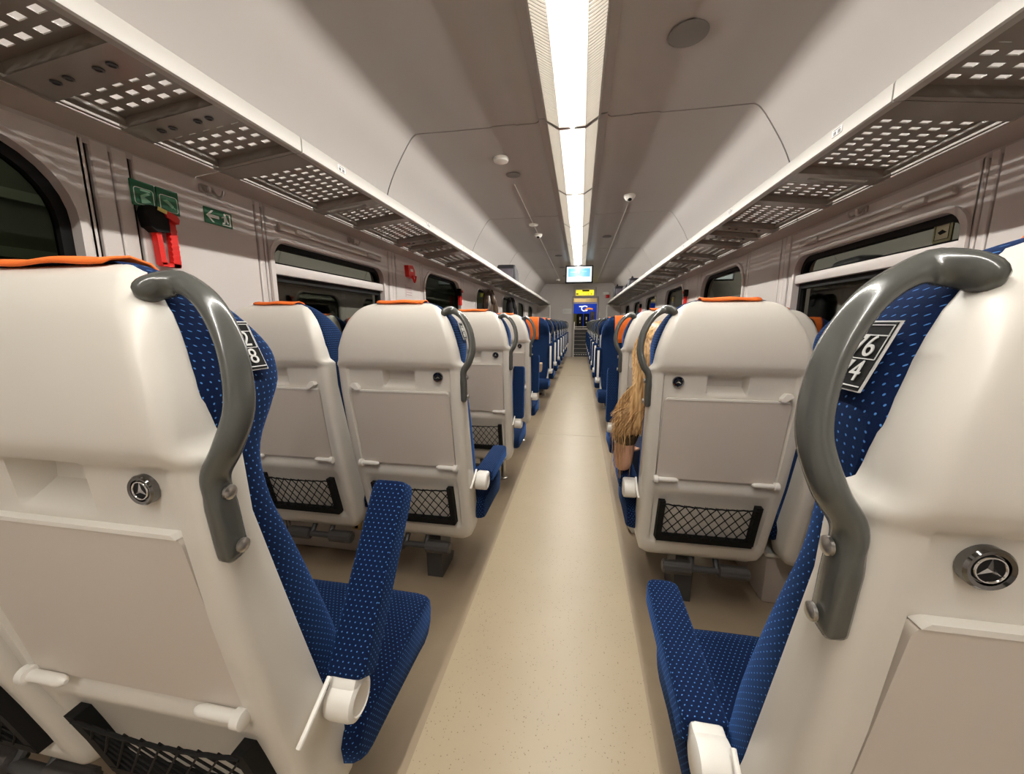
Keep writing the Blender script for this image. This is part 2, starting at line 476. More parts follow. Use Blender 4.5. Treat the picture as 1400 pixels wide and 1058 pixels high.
b = MB(); b.box((-.12, -.02, .80), (.18, .01, .045)); b.build('white_mark', M['whitelit'], root)
# suitcases standing on the landing
def suitcase(x, y, w_, h_, label, m, tagm):
    r = tag(empty('suitcase', (x, y, RISE*NST)), label, 'suitcase')
    b = MB(); b.box((0, 0, h_/2+.03), (w_, .24, h_), bev=.04, seg=3); b.build('body', m, r)
    b = MB()
    for sx in (-1, 1):
        for sy in (-1, 1): b.cyl((sx*w_*.36-.012, sy*.07, .028), (sx*w_*.36+.012, sy*.07, .028), .028, 12)
    b.build('wheels', M['black'], r)
    b = MB(); b.tube([(-.08, 0, h_), (-.08, 0, h_+.12), (.08, 0, h_+.12), (.08, 0, h_)], .009, 8); b.build('pull_handle', M['dark'], r)
    b = MB(); b.box((0, -.125, h_*.72), (.045, .012, .12), bev=.004); b.box((0, -.125, h_*.45), (.03, .012, .05), bev=.004); b.build('luggage_tag', tagm, r)
suitcase(bx-.16, by-.45, .24, .58, 'black suitcase with white tag on the landing, left of its twin', M['black'], M['paper'])
suitcase(bx+.09, by-.45, .22, .58, 'black suitcase with white tag on the landing, right of its twin', M['black'], M['paper'])
suitcase(bx+.33, by-.40, .20, .66, 'tall pale grey suitcase at the right side of the landing', M['bagpale'], M['dark'])
root = tag(empty('waste_bin', (bx-.36, by-.42, RISE*NST)), 'olive green bin at the left side of the landing', 'bin')
b = MB(); b.lathe((0, 0, 0), (0, 0, 1), [(.07, 0), (.085, .02), (.095, .55), (.085, .60), (.03, .62)]); b.build('body', plastic('olive_bin', (.16, .17, .06), .5), root)
b = MB(); b.tube([(.06*math.cos(a), -.095, .16+.06*math.sin(a)) for a in [2*PI*k/16 for k in range(17)]], .012, 6); b.build('ring', M['bagpale'], root)
# handrails of the stair
for sx, lab in ((DX0+.05, 'white stair handrail on the left of the end doorway'), (DX1-.16, 'white stair handrail on the right of the end doorway')):
    r = tag(empty('handrail', (sx, Y1-.1, 0)), lab, 'handrail')
    b = MB(); b.tube(crom([(0, 0, .0), (0, 0, .45), (0, 0, .82), (0, .05, .90), (0, .3, .93), (0, .75, 1.15)], 5), .018, 10); b.build('rail', M['white'], r)
    b = MB(); b.lathe((0, 0, 0), (0, 0, 1), [(.035, 0), (.035, .012), (.02, .016)]); b.build('foot_plate', M['white'], r)
r = tag(empty('barrier_rail', (bx, Y1+.07+.06+.23*NST-.02, RISE*NST)), 'pair of white horizontal rails across the top of the stair', 'rail')
b = MB()
for z in (.03, .10): b.box((0, 0, z), (2*w-.06, .03, .028), bev=.008)
b.build('rails', M['white'], r)
b = MB()
for x in (-w+.05, w-.05): b.box((x, 0, .06), (.03, .03, .12))
b.build('posts', M['white'], r)
ld = bpy.data.lights.new('stair_light', 'AREA'); ld.energy = 4; ld.size = .5; ld.color = (1, .9, .75)
lo = bpy.data.objects.new('stair_light', ld); lo.location = (bx, Y1+1.2, 2.38); COL.objects.link(lo)

# LED sign above the doorway
M['ledy'] = mat('led_yellow', (.6, .5, .02), .4, emit=(1., .80, .02), estr=.46)
r = tag(empty('led_sign', (.20, Y1-.03, 2.115)), 'yellow LED message board over the end doorway', 'sign')
b = MB(); b.box((0, 0, 0), (.72, .06, .31), bev=.015); b.build('housing', M['wall'], r)
b = MB(); b.box((.0, -.034, -.03), (.57, .01, .17)); b.build('display', M['ledy'], r)
b = MB(); b.box((.03, -.041, .03), (.22, .006, .045)); b.box((-.24, -.041, -.07), (.07, .006, .04)); b.box((.2, -.041, -.07), (.02, .006, .05)); b.build('dark_segments', M['seam'], r)
b = MB()
for i, x in enumerate((-.14, -.09, -.04, .01, .07, .12)): b.box((x, -.041, -.075), (.022, .006, .012 + .014*(i % 3)))
b.build('text_dots', M['gold'], r)
r = tag(empty('notice_board', (-.36, Y1-.003, 1.50)), 'white notice plate on the end wall left of the doorway', 'sign')
b = MB(); b.box((0, 0, 0), (.30, .012, .17), bev=.004); b.build('plate', M['paper'], r)
b = MB()
for z in (-.03, .0, .03): b.box((0, -.0075, z), (.2, .003, .008))
b.build('lines', M['tray'], r)
r = tag(empty('alarm_box', (.90, Y1-.03, 1.99)), 'red alarm box under a white cap on the end wall right of the doorway', 'alarm')
b = MB(); b.box((0.02, 0, -.03), (.12, .06, .10), bev=.012); b.build('box', M['red'], r)
b = MB(); b.box((-.02, 0, .07), (.20, .05, .09), bev=.012); b.build('cap', M['white'], r)

# ------------------------------------------------------------------ ceiling lamps
def make_lamp(L):
    r = empty('ceiling_lamp')
    g = .006; y0, y1 = g, L-g
    b = MB()   # housing trough with side flanges
    pr = [(-.215, 0), (-.172, -.004), (-.165, -.022), (-.158, -.022), (-.158, -.004), (.158, -.004), (.158, -.022), (.165, -.022), (.172, -.004), (.215, 0)]
    b.grid([[(x, y, z) for x, z in pr] for y in (y0, y1)])
    b.build('housing', M['ceil'], r)
    b = MB()
    arc = [(-.079, -.064), (-.04, -.068), (0, -.069), (.04, -.068), (.079, -.064)]
    b.grid([[(x, y, z) for x, z in arc] for y in (y0+.012, y1-.012)])
    df = tag(b.build('diffuser', M['lampc'], r, ang=60), label='glowing cream diffuser strip')
    b = MB(); b.grid([[(.011*math.cos(a), y, -.0695-.0125*math.sin(a)) for a in [PI*q/8 for q in range(9)]] for y in (y0+.012, y1-.012)])
    tag(b.build('light_tube', M['lampt'], df, ang=80), label='brilliant white light tube along the middle')
    b = MB()
    for s in (-1, 1): b.grid([[(s*.080, y, -.060), (s*.160, y, -.008)] for y in (y0+.012, y1-.012)])
    tag(b.build('side_panel', M['lamps'], r), label='ribbed pale side panels')
    b = MB(); n = int((L-.03)/.02)
    for s in (-1, 1):
        for k in range(n):
            y = y0+.02+k*.02
            b.prism([(s*.081, -.070), (s*.163, -.020), (s*.160, -.008), (s*.080, -.061)], lambda u, v, d: (u, d, v), y, y+.0035)
        b.box((s*.0805, L/2, -.064), (.003, L-.03, .013))
    b.build('louvre', M['fin'], r)
    for yy in (y0+.004, y1-.004):
        b = MB()
        b.prism([(-.165, -.020), (-.084, -.070), (0, -.072), (.084, -.070), (.165, -.020), (.165, -.004), (-.165, -.004)], lambda u, v, d: (u, d, v), yy-.006, yy+.006)
        b.build('end_cap', M['steel'], r)
    return r
lamp0 = make_lamp(1.27)
lw = ['nearest long ceiling lamp with ribbed sides, running out of the top of the picture', 'second long ceiling lamp along the aisle, between the first and second ceiling joints', 'third long ceiling lamp along the aisle', 'fourth long ceiling lamp along the aisle', 'fifth long ceiling lamp along the aisle', 'sixth ceiling lamp, the last before the hanging screen', 'first ceiling lamp beyond the hanging screen', 'second ceiling lamp beyond the hanging screen', 'farthest ceiling lamp, by the end wall']
ys = [1.38+1.27*k for k in range(-3, 8)]
for k, yy in enumerate(ys):
    o = lamp0 if k == 0 else copy_tree(lamp0)
    o.location = (0, yy, ZC-.002)
    nm = 'ceiling lamp behind the viewpoint' if k < 3 else lw[min(k-3, 8)]
    tag(o, nm, 'ceiling lamp', 'ceiling lamps along the aisle')

# hanging screen
r = tag(empty('display_screen', (.03, 8.42, 2.13)), 'flat screen with a cyan picture hanging from the ceiling over the aisle', 'screen')
M['scrw'] = mat('screen_white', (.1, .1, .1), .2, emit=(.9, .97, 1.), estr=.40)
M['scrb'] = mat('screen_cyan', (.05, .1, .1), .2, emit=(.10, .52, .92), estr=.36)
M['scrt'] = mat('screen_teal', (.05, .1, .1), .2, emit=(.06, .40, .55), estr=.3)
M['scrl'] = mat('screen_light', (.05, .1, .1), .2, emit=(.45, .85, .95), estr=.4)
b = MB(); b.box((0, 0, 0), (.575, .05, .365), bev=.012); b.build('bezel', M['black'], r)
b = MB(); b.box((0, -.026, 0), (.515, .004, .305)); sc = b.build('screen', M['scrw'], r)
b = MB(); b.box((0, -.029, .035), (.45, .003, .17)); b.build('picture', M['scrb'], sc)
b = MB(); b.tube(crom([(-.03, -.031, .07), (-.03, -.031, .02), (0, -.031, 0.), (.03, -.031, .03), (.03, -.031, .07)], 4), .009, 6); b.build('emblem', M['scrt'], sc)
b = MB(); b.box((-.12, -.031, .045), (.12, .002, .02)); b.box((.11, -.031, .055), (.10, .002, .01)); b.box((0, -.031, -.04), (.14, .002, .012)); b.build('caption', M['scrl'], sc)
b = MB(); b.box((0, .02, .225), (.12, .05, .1), bev=.01); b.build('mount', M['dark'], r)

# ceiling fittings
def disc(name, x, y, prof_, m, label, cat, eye=None):
    r = tag(empty(name, (x, y, ZC-.0135)), label, cat)
    b = MB(); b.lathe((0, 0, 0), (0, 0, -1), prof_); b.build('body', m, r)
    if eye:
        b = MB(); b.lathe((0, -.018, -eye[1]*.86), (0, -.4, -1), [(eye[0], -.01), (eye[0], .004), (eye[0]*.7, .012), (.002, .016)], 16); b.build('lens', M['black'], r)
    return r
grille = plastic('speaker_grille', (.22, .205, .19), .55, .05, 300)
disc('smoke_detector', -.56, 3.14, [(.055, 0), (.06, .012), (.055, .03), (.03, .036), (.003, .037)], M['white'], 'round white smoke detector on the left ceiling, nearest of the fittings there', 'smoke detector')
disc('speaker_grille', -.525, 3.50, [(.062, 0), (.062, .005), (.055, .008), (.003, .008)], grille, 'flat grey round grille right behind the white smoke detector', 'speaker')
disc('speaker_grille', .52, 2.03, [(.085, 0), (.085, .004), (.078, .007), (.003, .007)], grille, 'large flat grey round grille on the right ceiling', 'speaker')
dome = [(.055, 0), (.056, .016), (.05, .03), (.036, .048), (.018, .057), (.003, .059)]
disc('security_camera', .535, 4.22, dome, M['white'], 'white dome camera on the right side of the ceiling', 'camera', (.026, .05))
disc('security_camera', -.55, 5.75, dome, M['white'], 'white dome camera on the left side of the ceiling', 'camera', (.026, .05))
disc('security_camera', -.60, 11.6, dome, M['white'], 'small dome camera near the end wall on the left ceiling', 'camera', (.026, .05))
disc('smoke_detector', -.555, 5.2, [(.06, 0), (.06, .012), (.05, .02), (.003, .022)], M['white'], 'white detector just before the left dome camera', 'smoke detector')
for x, y, lab in ((-.36, 7.6, 'flat oval grille left of the lamps, nearest of three in a row'), (-.36, 9.2, 'flat oval grille left of the lamps, middle of three in a row'), (-.36, 10.8, 'flat oval grille left of the lamps, farthest of three in a row'), (.44, 6.1, 'flat oval grille on the right ceiling beyond the dome camera')):
    disc('speaker_grille', x, y, [(.07, 0), (.07, .006), (.06, .009), (.003, .009)], grille, lab, 'speaker', None)

# ------------------------------------------------------------------ luggage racks
def rz(x): return 1.722 - .052*(x-.905)/.455
ML = 1.91
def make_rack(side):
    r = empty('luggage_rack')
    s = side
    def P(x, y, dz=0.): return (s*x, y, rz(x)+dz)
    # front rail (lip)
    b = MB(); pr = [(.925, -.012), (.904, -.012), (.899, -.008), (.8985, .034), (.902, .040), (.925, .041), (.932, .034), (.94, .028), (.94, .0)]
    rows = [[(s*x, y, rz(.905)+z) for x, z in pr] for y in (.003, ML-.003)]
    R = b.grid(rows, closeu=True); b.face(R[0]); b.face(R[1][::-1])
    tag(b.build('front_rail', M['lip'], r), label='pale front rail')
    # panels
    spans = [(.09, .51), (.60, .86), (.93, 1.36), (1.46, 1.60), (1.69, 1.89)]
    def slab(b, x0, x1, y0, y1, dz, t=.006):
        pts = [P(x0, y0, dz), P(x1, y0, dz), P(x1, y1, dz), P(x0, y1, dz)]
        A = [b.V(p) for p in pts]; B = [b.V((p[0], p[1], p[2]+t)) for p in pts]
        b.face(A); b.face(B[::-1])
        for i in range(4): b.face((A[i], B[i], B[(i+1) % 4], A[(i+1) % 4]))
    for (a, c) in spans:
        b = MB()
        X0, X1 = .918, 1.226; DZ_ = .020
        nx, ny = 6, max(2, round((c-a-.03)/.038)); mx = 0.; my = .014
        px = .053; mx = .938-X0-px/2; py = (c-a-2*my)/ny
        hx, hy = .025, .0185
        xs = [X0]; ysl = [a]
        for i in range(nx): m_ = X0+mx+px*(i+.5); xs += [m_-hx/2, m_+hx/2]
        for j in range(ny): m_ = a+my+py*(j+.5); ysl += [m_-hy/2, m_+hy/2]
        xs.append(X1); ysl.append(c)
        t = .003
        g0 = [[b.V(P(x, y, DZ_)) for x in xs] for y in ysl]; g1 = [[b.V(P(x, y, DZ_+t)) for x in xs] for y in ysl]
        for j in range(len(ysl)-1):
            for i in range(len(xs)-1):
                if i % 2 == 1 and j % 2 == 1:
                    for (p, q) in (((j, i), (j, i+1)), ((j, i+1), (j+1, i+1)), ((j+1, i+1), (j+1, i)), ((j+1, i), (j, i))):
                        b.face((g0[p[0]][p[1]], g0[q[0]][q[1]], g1[q[0]][q[1]], g1[p[0]][p[1]]))
                else:
                    b.face((g0[j][i], g0[j][i+1], g0[j+1][i+1], g0[j+1][i])); b.face((g1[j][i], g1[j+1][i], g1[j+1][i+1], g1[j][i+1]))
        # bent down rim
        for (x0, x1, y0, y1) in ((X0, X0, a, c), (X1, X1, a, c), (X0, X1, a, a), (X0, X1, c, c)):
            b.face([b.V(P(x0, y0, DZ_)), b.V(P(x1, y1, DZ_)), b.V(P(x1, y1, -.006)), b.V(P(x0, y0, -.006))])
        b.build('shelf_panel', M['rack'], r)
    edges = [0.0] + [e for sp in spans for e in sp] + [ML]
    for i in range(0, len(edges), 2):
        y0, y1 = edges[i]+.0015, edges[i+1]-.0015
        b = MB()
        b.mi = 0
        if i == 2:           # pair of bars with an open slot between them
            m_ = (y0+y1)/2+.005
            slab(b, .915, 1.252, y0, m_-.012, -.008, .016); slab(b, .915, 1.252, m_+.012, y1, -.008, .016)
            slab(b, .915, .99, m_-.012, m_+.012, -.008, .016); slab(b, 1.2, 1.25, m_-.012, m_+.012, -.008, .016)
        else: slab(b, .915, 1.252, y0, y1, -.008, .016)
        br = b.build('crossbar', M['rack'], r)
        if i in (6, 8):
            for x in (.99, 1.03, 1.12, 1.16):
                c_ = P(x, (y0+y1)/2, -.008)
                b = MB(); b.lathe(c_, (0, 0, -1), [(.011, 0), (.011, .003), (.007, .004), (.006, .001), (.002, .001)], 14); b.build('bolt', M['dark'], br)
    b = MB()
    slab(b, .908, .922, .003, ML-.003, -.008, .016)
    b.build('front_stringer', M['rack'], r)
    b = MB(); slab(b, 1.2365, 1.2435, .003, ML-.003, -.008, .002); b.build('rear_stringer', M['rack'], r)
    b = MB(); slab(b, 1.253, 1.358, .003, ML-.003, -.010, .004); b.build('wall_ledge', M['rackledge'], r)
    for yy in (.23, 1.15):
        b = MB(); x = s*.8974
        b.mi = 0; b.box((x, yy, rz(.905)+.019), (.0012, .05, .022))
        b.mi = 1
        for k in (-.012, .010): b.box((x-s*.0007, yy+k, rz(.905)+.016), (.0006, .014, .011))
        b.box((x-s*.0007, yy, rz(.905)+.026), (.0006, .036, .003))
        b.build('seat_number_label', [M['paper'], M['dark']], r)
    return r
order = ['second', 'third', 'fourth', 'fifth', 'sixth', 'farthest']
for side, sn in ((-1, 'left'), (1, 'right')):
    base = make_rack(side)
    for k in range(-1, 6):
        o = base if k == -1 else copy_tree(base)
        o.location = (0, 1.31+ML*k - .004, 0)
        nm = 'perforated grey luggage rack over the %s seats, nearest section' % sn if k == -1 else 'perforated grey luggage rack over the %s seats, %s section from the camera' % (sn, order[k])
        tag(o, nm, 'luggage rack', '%s luggage rack sections' % sn)
    o = copy_tree(base); o.location = (0, 1.31-2*ML-.004, 0); tag(o, 'perforated luggage rack over the %s seats behind the viewpoint' % sn, 'luggage rack', '%s luggage rack sections' % sn)
    # end support rail at the last section
    r = tag(empty('partition_rail', (side*.9, 12.55, 0)), 'white bent rail dropping from the end of the %s luggage rack' % sn, 'rail')
    b = MB(); b.tube(crom([(side*.40, 0, 1.64), (side*.06, 0, 1.66), (0, 0, 1.62), (0, 0, 1.2), (0, 0, .6), (0, 0, 0)], 5), .022, 10); b.build('upright', M['white'], r)
    b = MB(); b.tube([(0, 0, 1.30), (side*.44, 0, 1.30)], .014, 8); b.build('cross_rail', M['white'], r)
    b = MB(); b.box((side*.23, 0, .62), (.40, .02, 1.16), bev=.006); b.build('screen_panel', M['wall'], r)
    b = MB(); b.lathe((0, 0, 0), (0, 0, 1), [(.04, 0), (.04, .01), (.022, .014)]); b.build('foot', M['white'], r)

# ------------------------------------------------------------------ seats
YR = [(.228, .158), (.248, .137), (.275, .125), (.40, .096), (.57, .050), (.72, .021), (.875, 0.), (.960, -.008), (.985, -.022), (1.03, -.024), (1.09, -.017), (1.13, -.006), (1.155, .008), (1.172, .022), (1.183, .038), (1.19, .058)]
YF = [(.228, .23), (.30, .225), (.35, .21), (.53, .150), (.71, .101), (.885, .055), (.972, .050), (.99, .036), (1.03, .030), (1.06, .034), (1.10, .040), (1.15, .046), (1.172, .052), (1.183, .058), (1.19, .066)]
WS = [(.228, .196), (.248, .215), (.285, .226), (.57, .232), (.875, .237), (.972, .237), (.988, .226), (1.03, .221), (1.064, .212), (1.10, .199), (1.13, .184), (1.15, .170), (1.165, .156), (1.178, .138), (1.19, .105)]
def yr(z): return lerp(YR, z)
def make_shell(parent, m):
    zs = [.228, .238, .248, .265, .29, .302, .310, .33, .36, .45, .51, .525, .545, .56, .575, .585, .65, .75, .85, .872, .880, .886, .892, .90, .915, .93, .942, .948, .954, .960, .966, .972, .980, .988, 1.0, 1.03, 1.06, 1.09, 1.11, 1.13, 1.145, 1.155, 1.165, 1.172, 1.178, 1.183, 1.187, 1.19]
    rows = []
    for z in zs:
        w, a, f = lerp(WS, z), yr(z), lerp(YF, z)
        rc = min(.024, max(.006, (f-a)*.55), w*.4)
        half = [(w-.02, f+.004), (w-.004, f+.004), (w, f-.002), (w, (f+a+rc)/2)]
        for k in range(6):
            t = PI/2*k/5; half.append((w-rc+rc*math.cos(t), a+rc-rc*math.sin(t)))
        xb = w-.042 if z < .97 else w*.8
        xs = [xb+.003, xb-.003, .19 if xb > .2 else xb*.9, .13, .075, .062, .056, .03, 0.]
        px_ = w-rc
        for x in xs:
            x = min(x*min(1., w/.2), px_-.002) if z > .97 else x
            px_ = x
            inr = srf(xb+.004, xb-.004, x) if False else (1. if x <= xb-.002 else 0.)
            d = 0.
            if z < .966:
                d += inr*.016*srf(.545, .575, z)*(1-srf(.872, .880, z))                       # tray bed
                d += inr*.012*srf(.872, .880, z)*(1-srf(.954, .966, z))
                d += inr*.008*(srf(.300, .312, z)*(1-srf(.51, .53, z)))  # pocket bed
                if abs(x) < .06: d += .040*srf(.886, .92, z)*(1-srf(.945, .958, z))
            half.append((x, a+d))
        row = [(-x*m, y, z) for x, y in half] + [(x*m, y, z) for x, y in half[-2::-1]]
        rows.append(row)
    return gridmesh('shell', rows, M['shell'], parent, ang=50)

def make_backrest(parent, m):
    YC = [(.36, .275), (.50, .235), (.60, .200), (.75, .152), (.88, .118), (.96, .112), (1.02, .125), (1.08, .135), (1.12, .128), (1.155, .108), (1.178, .09), (1.19, .075)]
    YE = [(.36, .285), (.50, .245), (.60, .215), (.75, .160), (.88, .108), (.94, .098), (.97, .106), (1.0, .132), (1.04, .158), (1.08, .164), (1.11, .150), (1.14, .125), (1.165, .098), (1.19, .075)]
    WB = [(.36, .20), (.42, .218), (.60, .229), (.80, .232), (.90, .230), (.96, .227), (1.0, .227), (1.04, .226), (1.08, .216), (1.11, .203), (1.14, .186), (1.165, .164), (1.18, .14), (1.196, .09)]
    zs = [.36, .38, .42, .47, .54, .60, .68, .76, .84, .88, .92, .95, .975, 1.0, 1.02, 1.04, 1.06, 1.08, 1.10, 1.12, 1.14, 1.155, 1.17, 1.18, 1.188, 1.196]
    rows = []
    for z in zs:
        w, c, e, f = lerp(WB, z), lerp(YC, z), lerp(YE, z), lerp(YF, z)-.006
        e = max(e, f+.012); c = max(c, f+.012)
        hd = srf(.93, 1.06, z)
        half = [(w-.012, f-.004), (w, f), (w+.001, f+.45*(e-f)), (w-.003, f+.78*(e-f)), (w-.014, f+.95*(e-f)), (w-.034, e), (w-.06, e-.15*(e-c)-.002), (w*.62, c+.25*(e-c)), (w*.45, c+.06*(e-c)), (w*.2, c), (0, c)]
        rows.append([(-x*m, y, z) for x, y in half] + [(x*m, y, z) for x, y in half[-2::-1]])
    return gridmesh('backrest', rows, M['fab'], parent, ang=70, subsurf=1)

def make_cushion(parent, m):
    hw = .252
    b = MB()
    secs = []   # sections along x; profile in y,z
    prof_ = [(.19, .31), (.185, .35), (.195, .375), (.23, .388), (.32, .390), (.42, .397), (.505, .403), (.537, .397), (.553, .380), (.557, .35), (.551, .315), (.536, .292), (.51, .282), (.42, .280), (.30, .285), (.21, .295)]
    xs = [-hw, -hw+.004, -hw+.016, -hw+.036, -.12, 0, .12, hw-.036, hw-.016, hw-.004, hw]
    ins = [.030, .014, .004, 0, -.002, -.002, -.002, 0, .004, .014, .030]
    rows = []
    for x, d in zip(xs, ins):
        row = []
        for y, z in prof_:
            cy_, cz_ = .37, .34
            vy, vz = y-cy_, z-cz_
            l = math.hypot(vy, vz)
            row.append((x + m*.008, y - d*vy/l*.8, z - d*vz/l))
        rows.append(row)
    R = b.grid(rows, closeu=True); b.face(R[0]); b.face(R[-1][::-1])
    o = b.build('cushion', M['fab'], parent, ang=70, uv=True)
    return o

def make_armrest(parent, m):
    """origin at the hub, pad pointing +y when level"""
    b = MB(); L = .365
    rows = []
    for k, (y, s) in enumerate(((.032, .55), (.036, .85), (.046, 1.), (.15, 1.), (.25, 1.), (L-.03, 1.), (L-.012, .93), (L-.004, .75), (L, .5))):
        hw, h0, h1 = .036*(.6+.4*s), -.012*s, .034
        top = .030+.004*s
        rows.append([(hw*cx, y, (top-.012)+.012*cz if cz > 0 else -.014*s*1.0 + (0 if cz < -.5 else .0)) for cx, cz in ((-1, -.4), (-1, -.2), (-1, .2), (-.93, .75), (-.7, 1), (0, 1.1), (.7, 1), (.93, .75), (1, .2), (1, -.2), (1, -.4))])
    R = b.grid(rows, closeu=True); b.face(R[0]); b.face(R[-1][::-1])
    a = b.build('armrest', M['fab'], parent, ang=60, uv=True, loc=(m*.258, .175, .482))
    b = MB()
    b.prism([(.0, -.030), (.05, -.026), (L-.03, -.016), (L-.02, -.010), (.02, -.010)], lambda u, v, d: (d, u, v), -.012, .012)
    tag(b.build('underside', M['white'], a), label='white underside strip')
    b = MB(); b.lathe((-.027, 0, .0), (1, 0, 0), [(.026, 0), (.034, .004), (.0355, .010), (.0355, .044), (.034, .050), (.026, .054), (.024, .052), (.002, .052)], 28)
    b.box((0, .025, .012), (.05, .03, .04), bev=.008)
    tag(b.build('hub', M['white'], a), label='white round pivot hub')
    return a

def make_handle(parent, m):
    pts = [(.168, .012, 1.148), (.178, .030, 1.160), (.200, .040, 1.162), (.231, .038, 1.142), (.255, .033, 1.105), (.267, .028, 1.065), (.270, .022, 1.025), (.260, .012, .985), (.243, .010, .955), (.240, .012, .93), (.240, .015, .90), (.239, .019, .87), (.238, .023, .845)]
    P = crom(pts, 6); n = len(P)
    rr = []
    for i in range(n):
        t = i/(n-1); r_ = .0165
        if t < .06: r_ = .0165*math.sqrt(max(.02, 1-(1-t/.06)**2))
        if t > .97: r_ = .0165-.005*(t-.97)/.03
        rr.append(r_)
    b = MB()
    # flattened section, wide across the aisle view
    rows = []; 
    P3 = [Vector((p.x*m, p.y, p.z)) for p in P]
    for i, p in enumerate(P3):
        t = (P3[min(i+1, n-1)]-P3[max(i-1, 0)]).normalized()
        k = i/(n-1); side = Vector((m, 0, 0)).lerp(Vector((m*.9, -.3, 0)), srf(.0, .35, k)*(1-srf(.62, .80, k)))
        a = (side - t*side.dot(t))
        if a.length < .2: a = Vector((0, -1, 0)) - t*Vector((0, -1, 0)).dot(t)
        a.normalize(); c = t.cross(a)
        thin = .62; wide = .90 + .06*srf(.3, .5, k)
        lo = srf(.72, .80, k)
        sec = []
        for q in range(14):
            an = 2*PI*q/14; ca, sa = math.cos(an), math.sin(an)
            pw = 1-.45*lo
            ca2 = math.copysign(abs(ca)**pw, ca); sa2 = math.copysign(abs(sa)**pw, sa)
            sec.append(p + a*(ca2*rr[i]*thin) + c*(sa2*rr[i]*wide))
        rows.append(sec)
    R = b.grid(rows, closeu=True); b.face(R[0][::-1]); b.face(R[-1])
    h = b.build('grab_handle', M['handle'], parent, ang=60)
    for z, yy in ((.932, .012), (.862, .020)):
        b = MB(); b.lathe((m*.2515, yy+.002, z), (m, 0, 0), [(.0085, 0), (.0085, .003), (.006, .0045), (.001, .005)], 14); b.build('screw', M['steel'], h)
    return h

def make_tray(parent, m):
    pts = []
    W_ = .188
    z0, z1, r = .583, .874, .014
    poly = [(-W_, z0), (W_, z0)] + [(W_-r+r*math.cos(a), z1-r+r*math.sin(a)) for a in [PI/2*k/4 for k in range(5)]] + [(-W_+r-r*math.sin(a), z1-r+r*math.cos(a)) for a in [PI/2*k/4 for k in range(5)]]
    b = MB(); b.prism(poly, lambda u, v, d: (u, yr(v)+d, v), .003, .015)
    t = b.build('tray_table', M['tray'], parent)
    b = MB(); poly = [(-W_+.004, z1-.002), (W_-.004, z1-.002), (W_-.010, z1+.004), (-W_+.010, z1+.004)]
    b.prism(poly, lambda u, v, d: (u, yr(v)+d, v), .001, .016); tag(b.build('lit_edge_trim', M['white'], t), label='top edge of the tray, white for the light on it')  # lamplight on the tray's top edge, put in as a white strip
    for s in (-1, 1):
        y = yr(.583)-.006; z = .582
        b = MB(); b.tube([(s*.194, y, z), (s*.130, y, z), (s*.122, y, z), (s*.117, y, z)], [.0085, .0085, .007, .003], 14)
        b.lathe((s*.200, y, z), (-s, 0, 0), [(.008, 0), (.0135, .002), (.0135, .015), (.009, .017)], 18)
        tag(b.build('hinge_pin', M['white'], t), label='white hinge pin')
    # turn latch above the tray on the side away from the knob
    y = yr(.885)+.003; x = -m*.168
    b = MB(); b.prism([(-.017, .008), (-.012, .017), (.004, .018), (.017, .002), (.017, -.006), (.006, -.008)], lambda u, v, d: (x+m*u, y+d, .886+v), -.014, .006)
    tag(b.build('turn_latch', M['white'], t), label='white turn latch')
    return t

def make_knob(parent, m):
    x, z = m*.150, .932; y = yr(z)+.0075
    b = MB(); b.lathe((x, y, z), (0, -1, 0), [(.0180, -.004), (.0180, .003), (.0162, .005), (.0132, .0042), (.0124, .002), (.003, .002)], 32)
    k = tag(b.build('coat_knob', M['darkchrome'], parent), label='round chrome knob')
    b = MB(); b.lathe((x, y-.0015, z), (0, -1, 0), [(.0116, 0), (.0116, .0016), (.010, .002), (.001, .002)], 28); tag(b.build('knob_face', M['black'], k), label='black face of the knob')
    b = MB()
    b.tube([(x+.0104*math.cos(a), y-.0038, z+.0104*math.sin(a)) for a in [2*PI*q/24 for q in range(25)]], .0009, 6, cap=False)
    for a in (90, 210, 330):
        a = math.radians(a); d = Vector((math.cos(a), 0, math.sin(a))); n_ = Vector((-math.sin(a), 0, math.cos(a)))
        c0 = Vector((x, y-.0036, z))
        A = [b.V(c0+n_*.0026), b.V(c0+d*.0102), b.V(c0-n_*.0026), b.V(c0-Vector((0, .0022, 0)))]
        b.face((A[0], A[1], A[3])); b.face((A[1], A[2], A[3]))
    tag(b.build('star_emblem', M['chrome'], k), label='three-pointed chrome emblem')

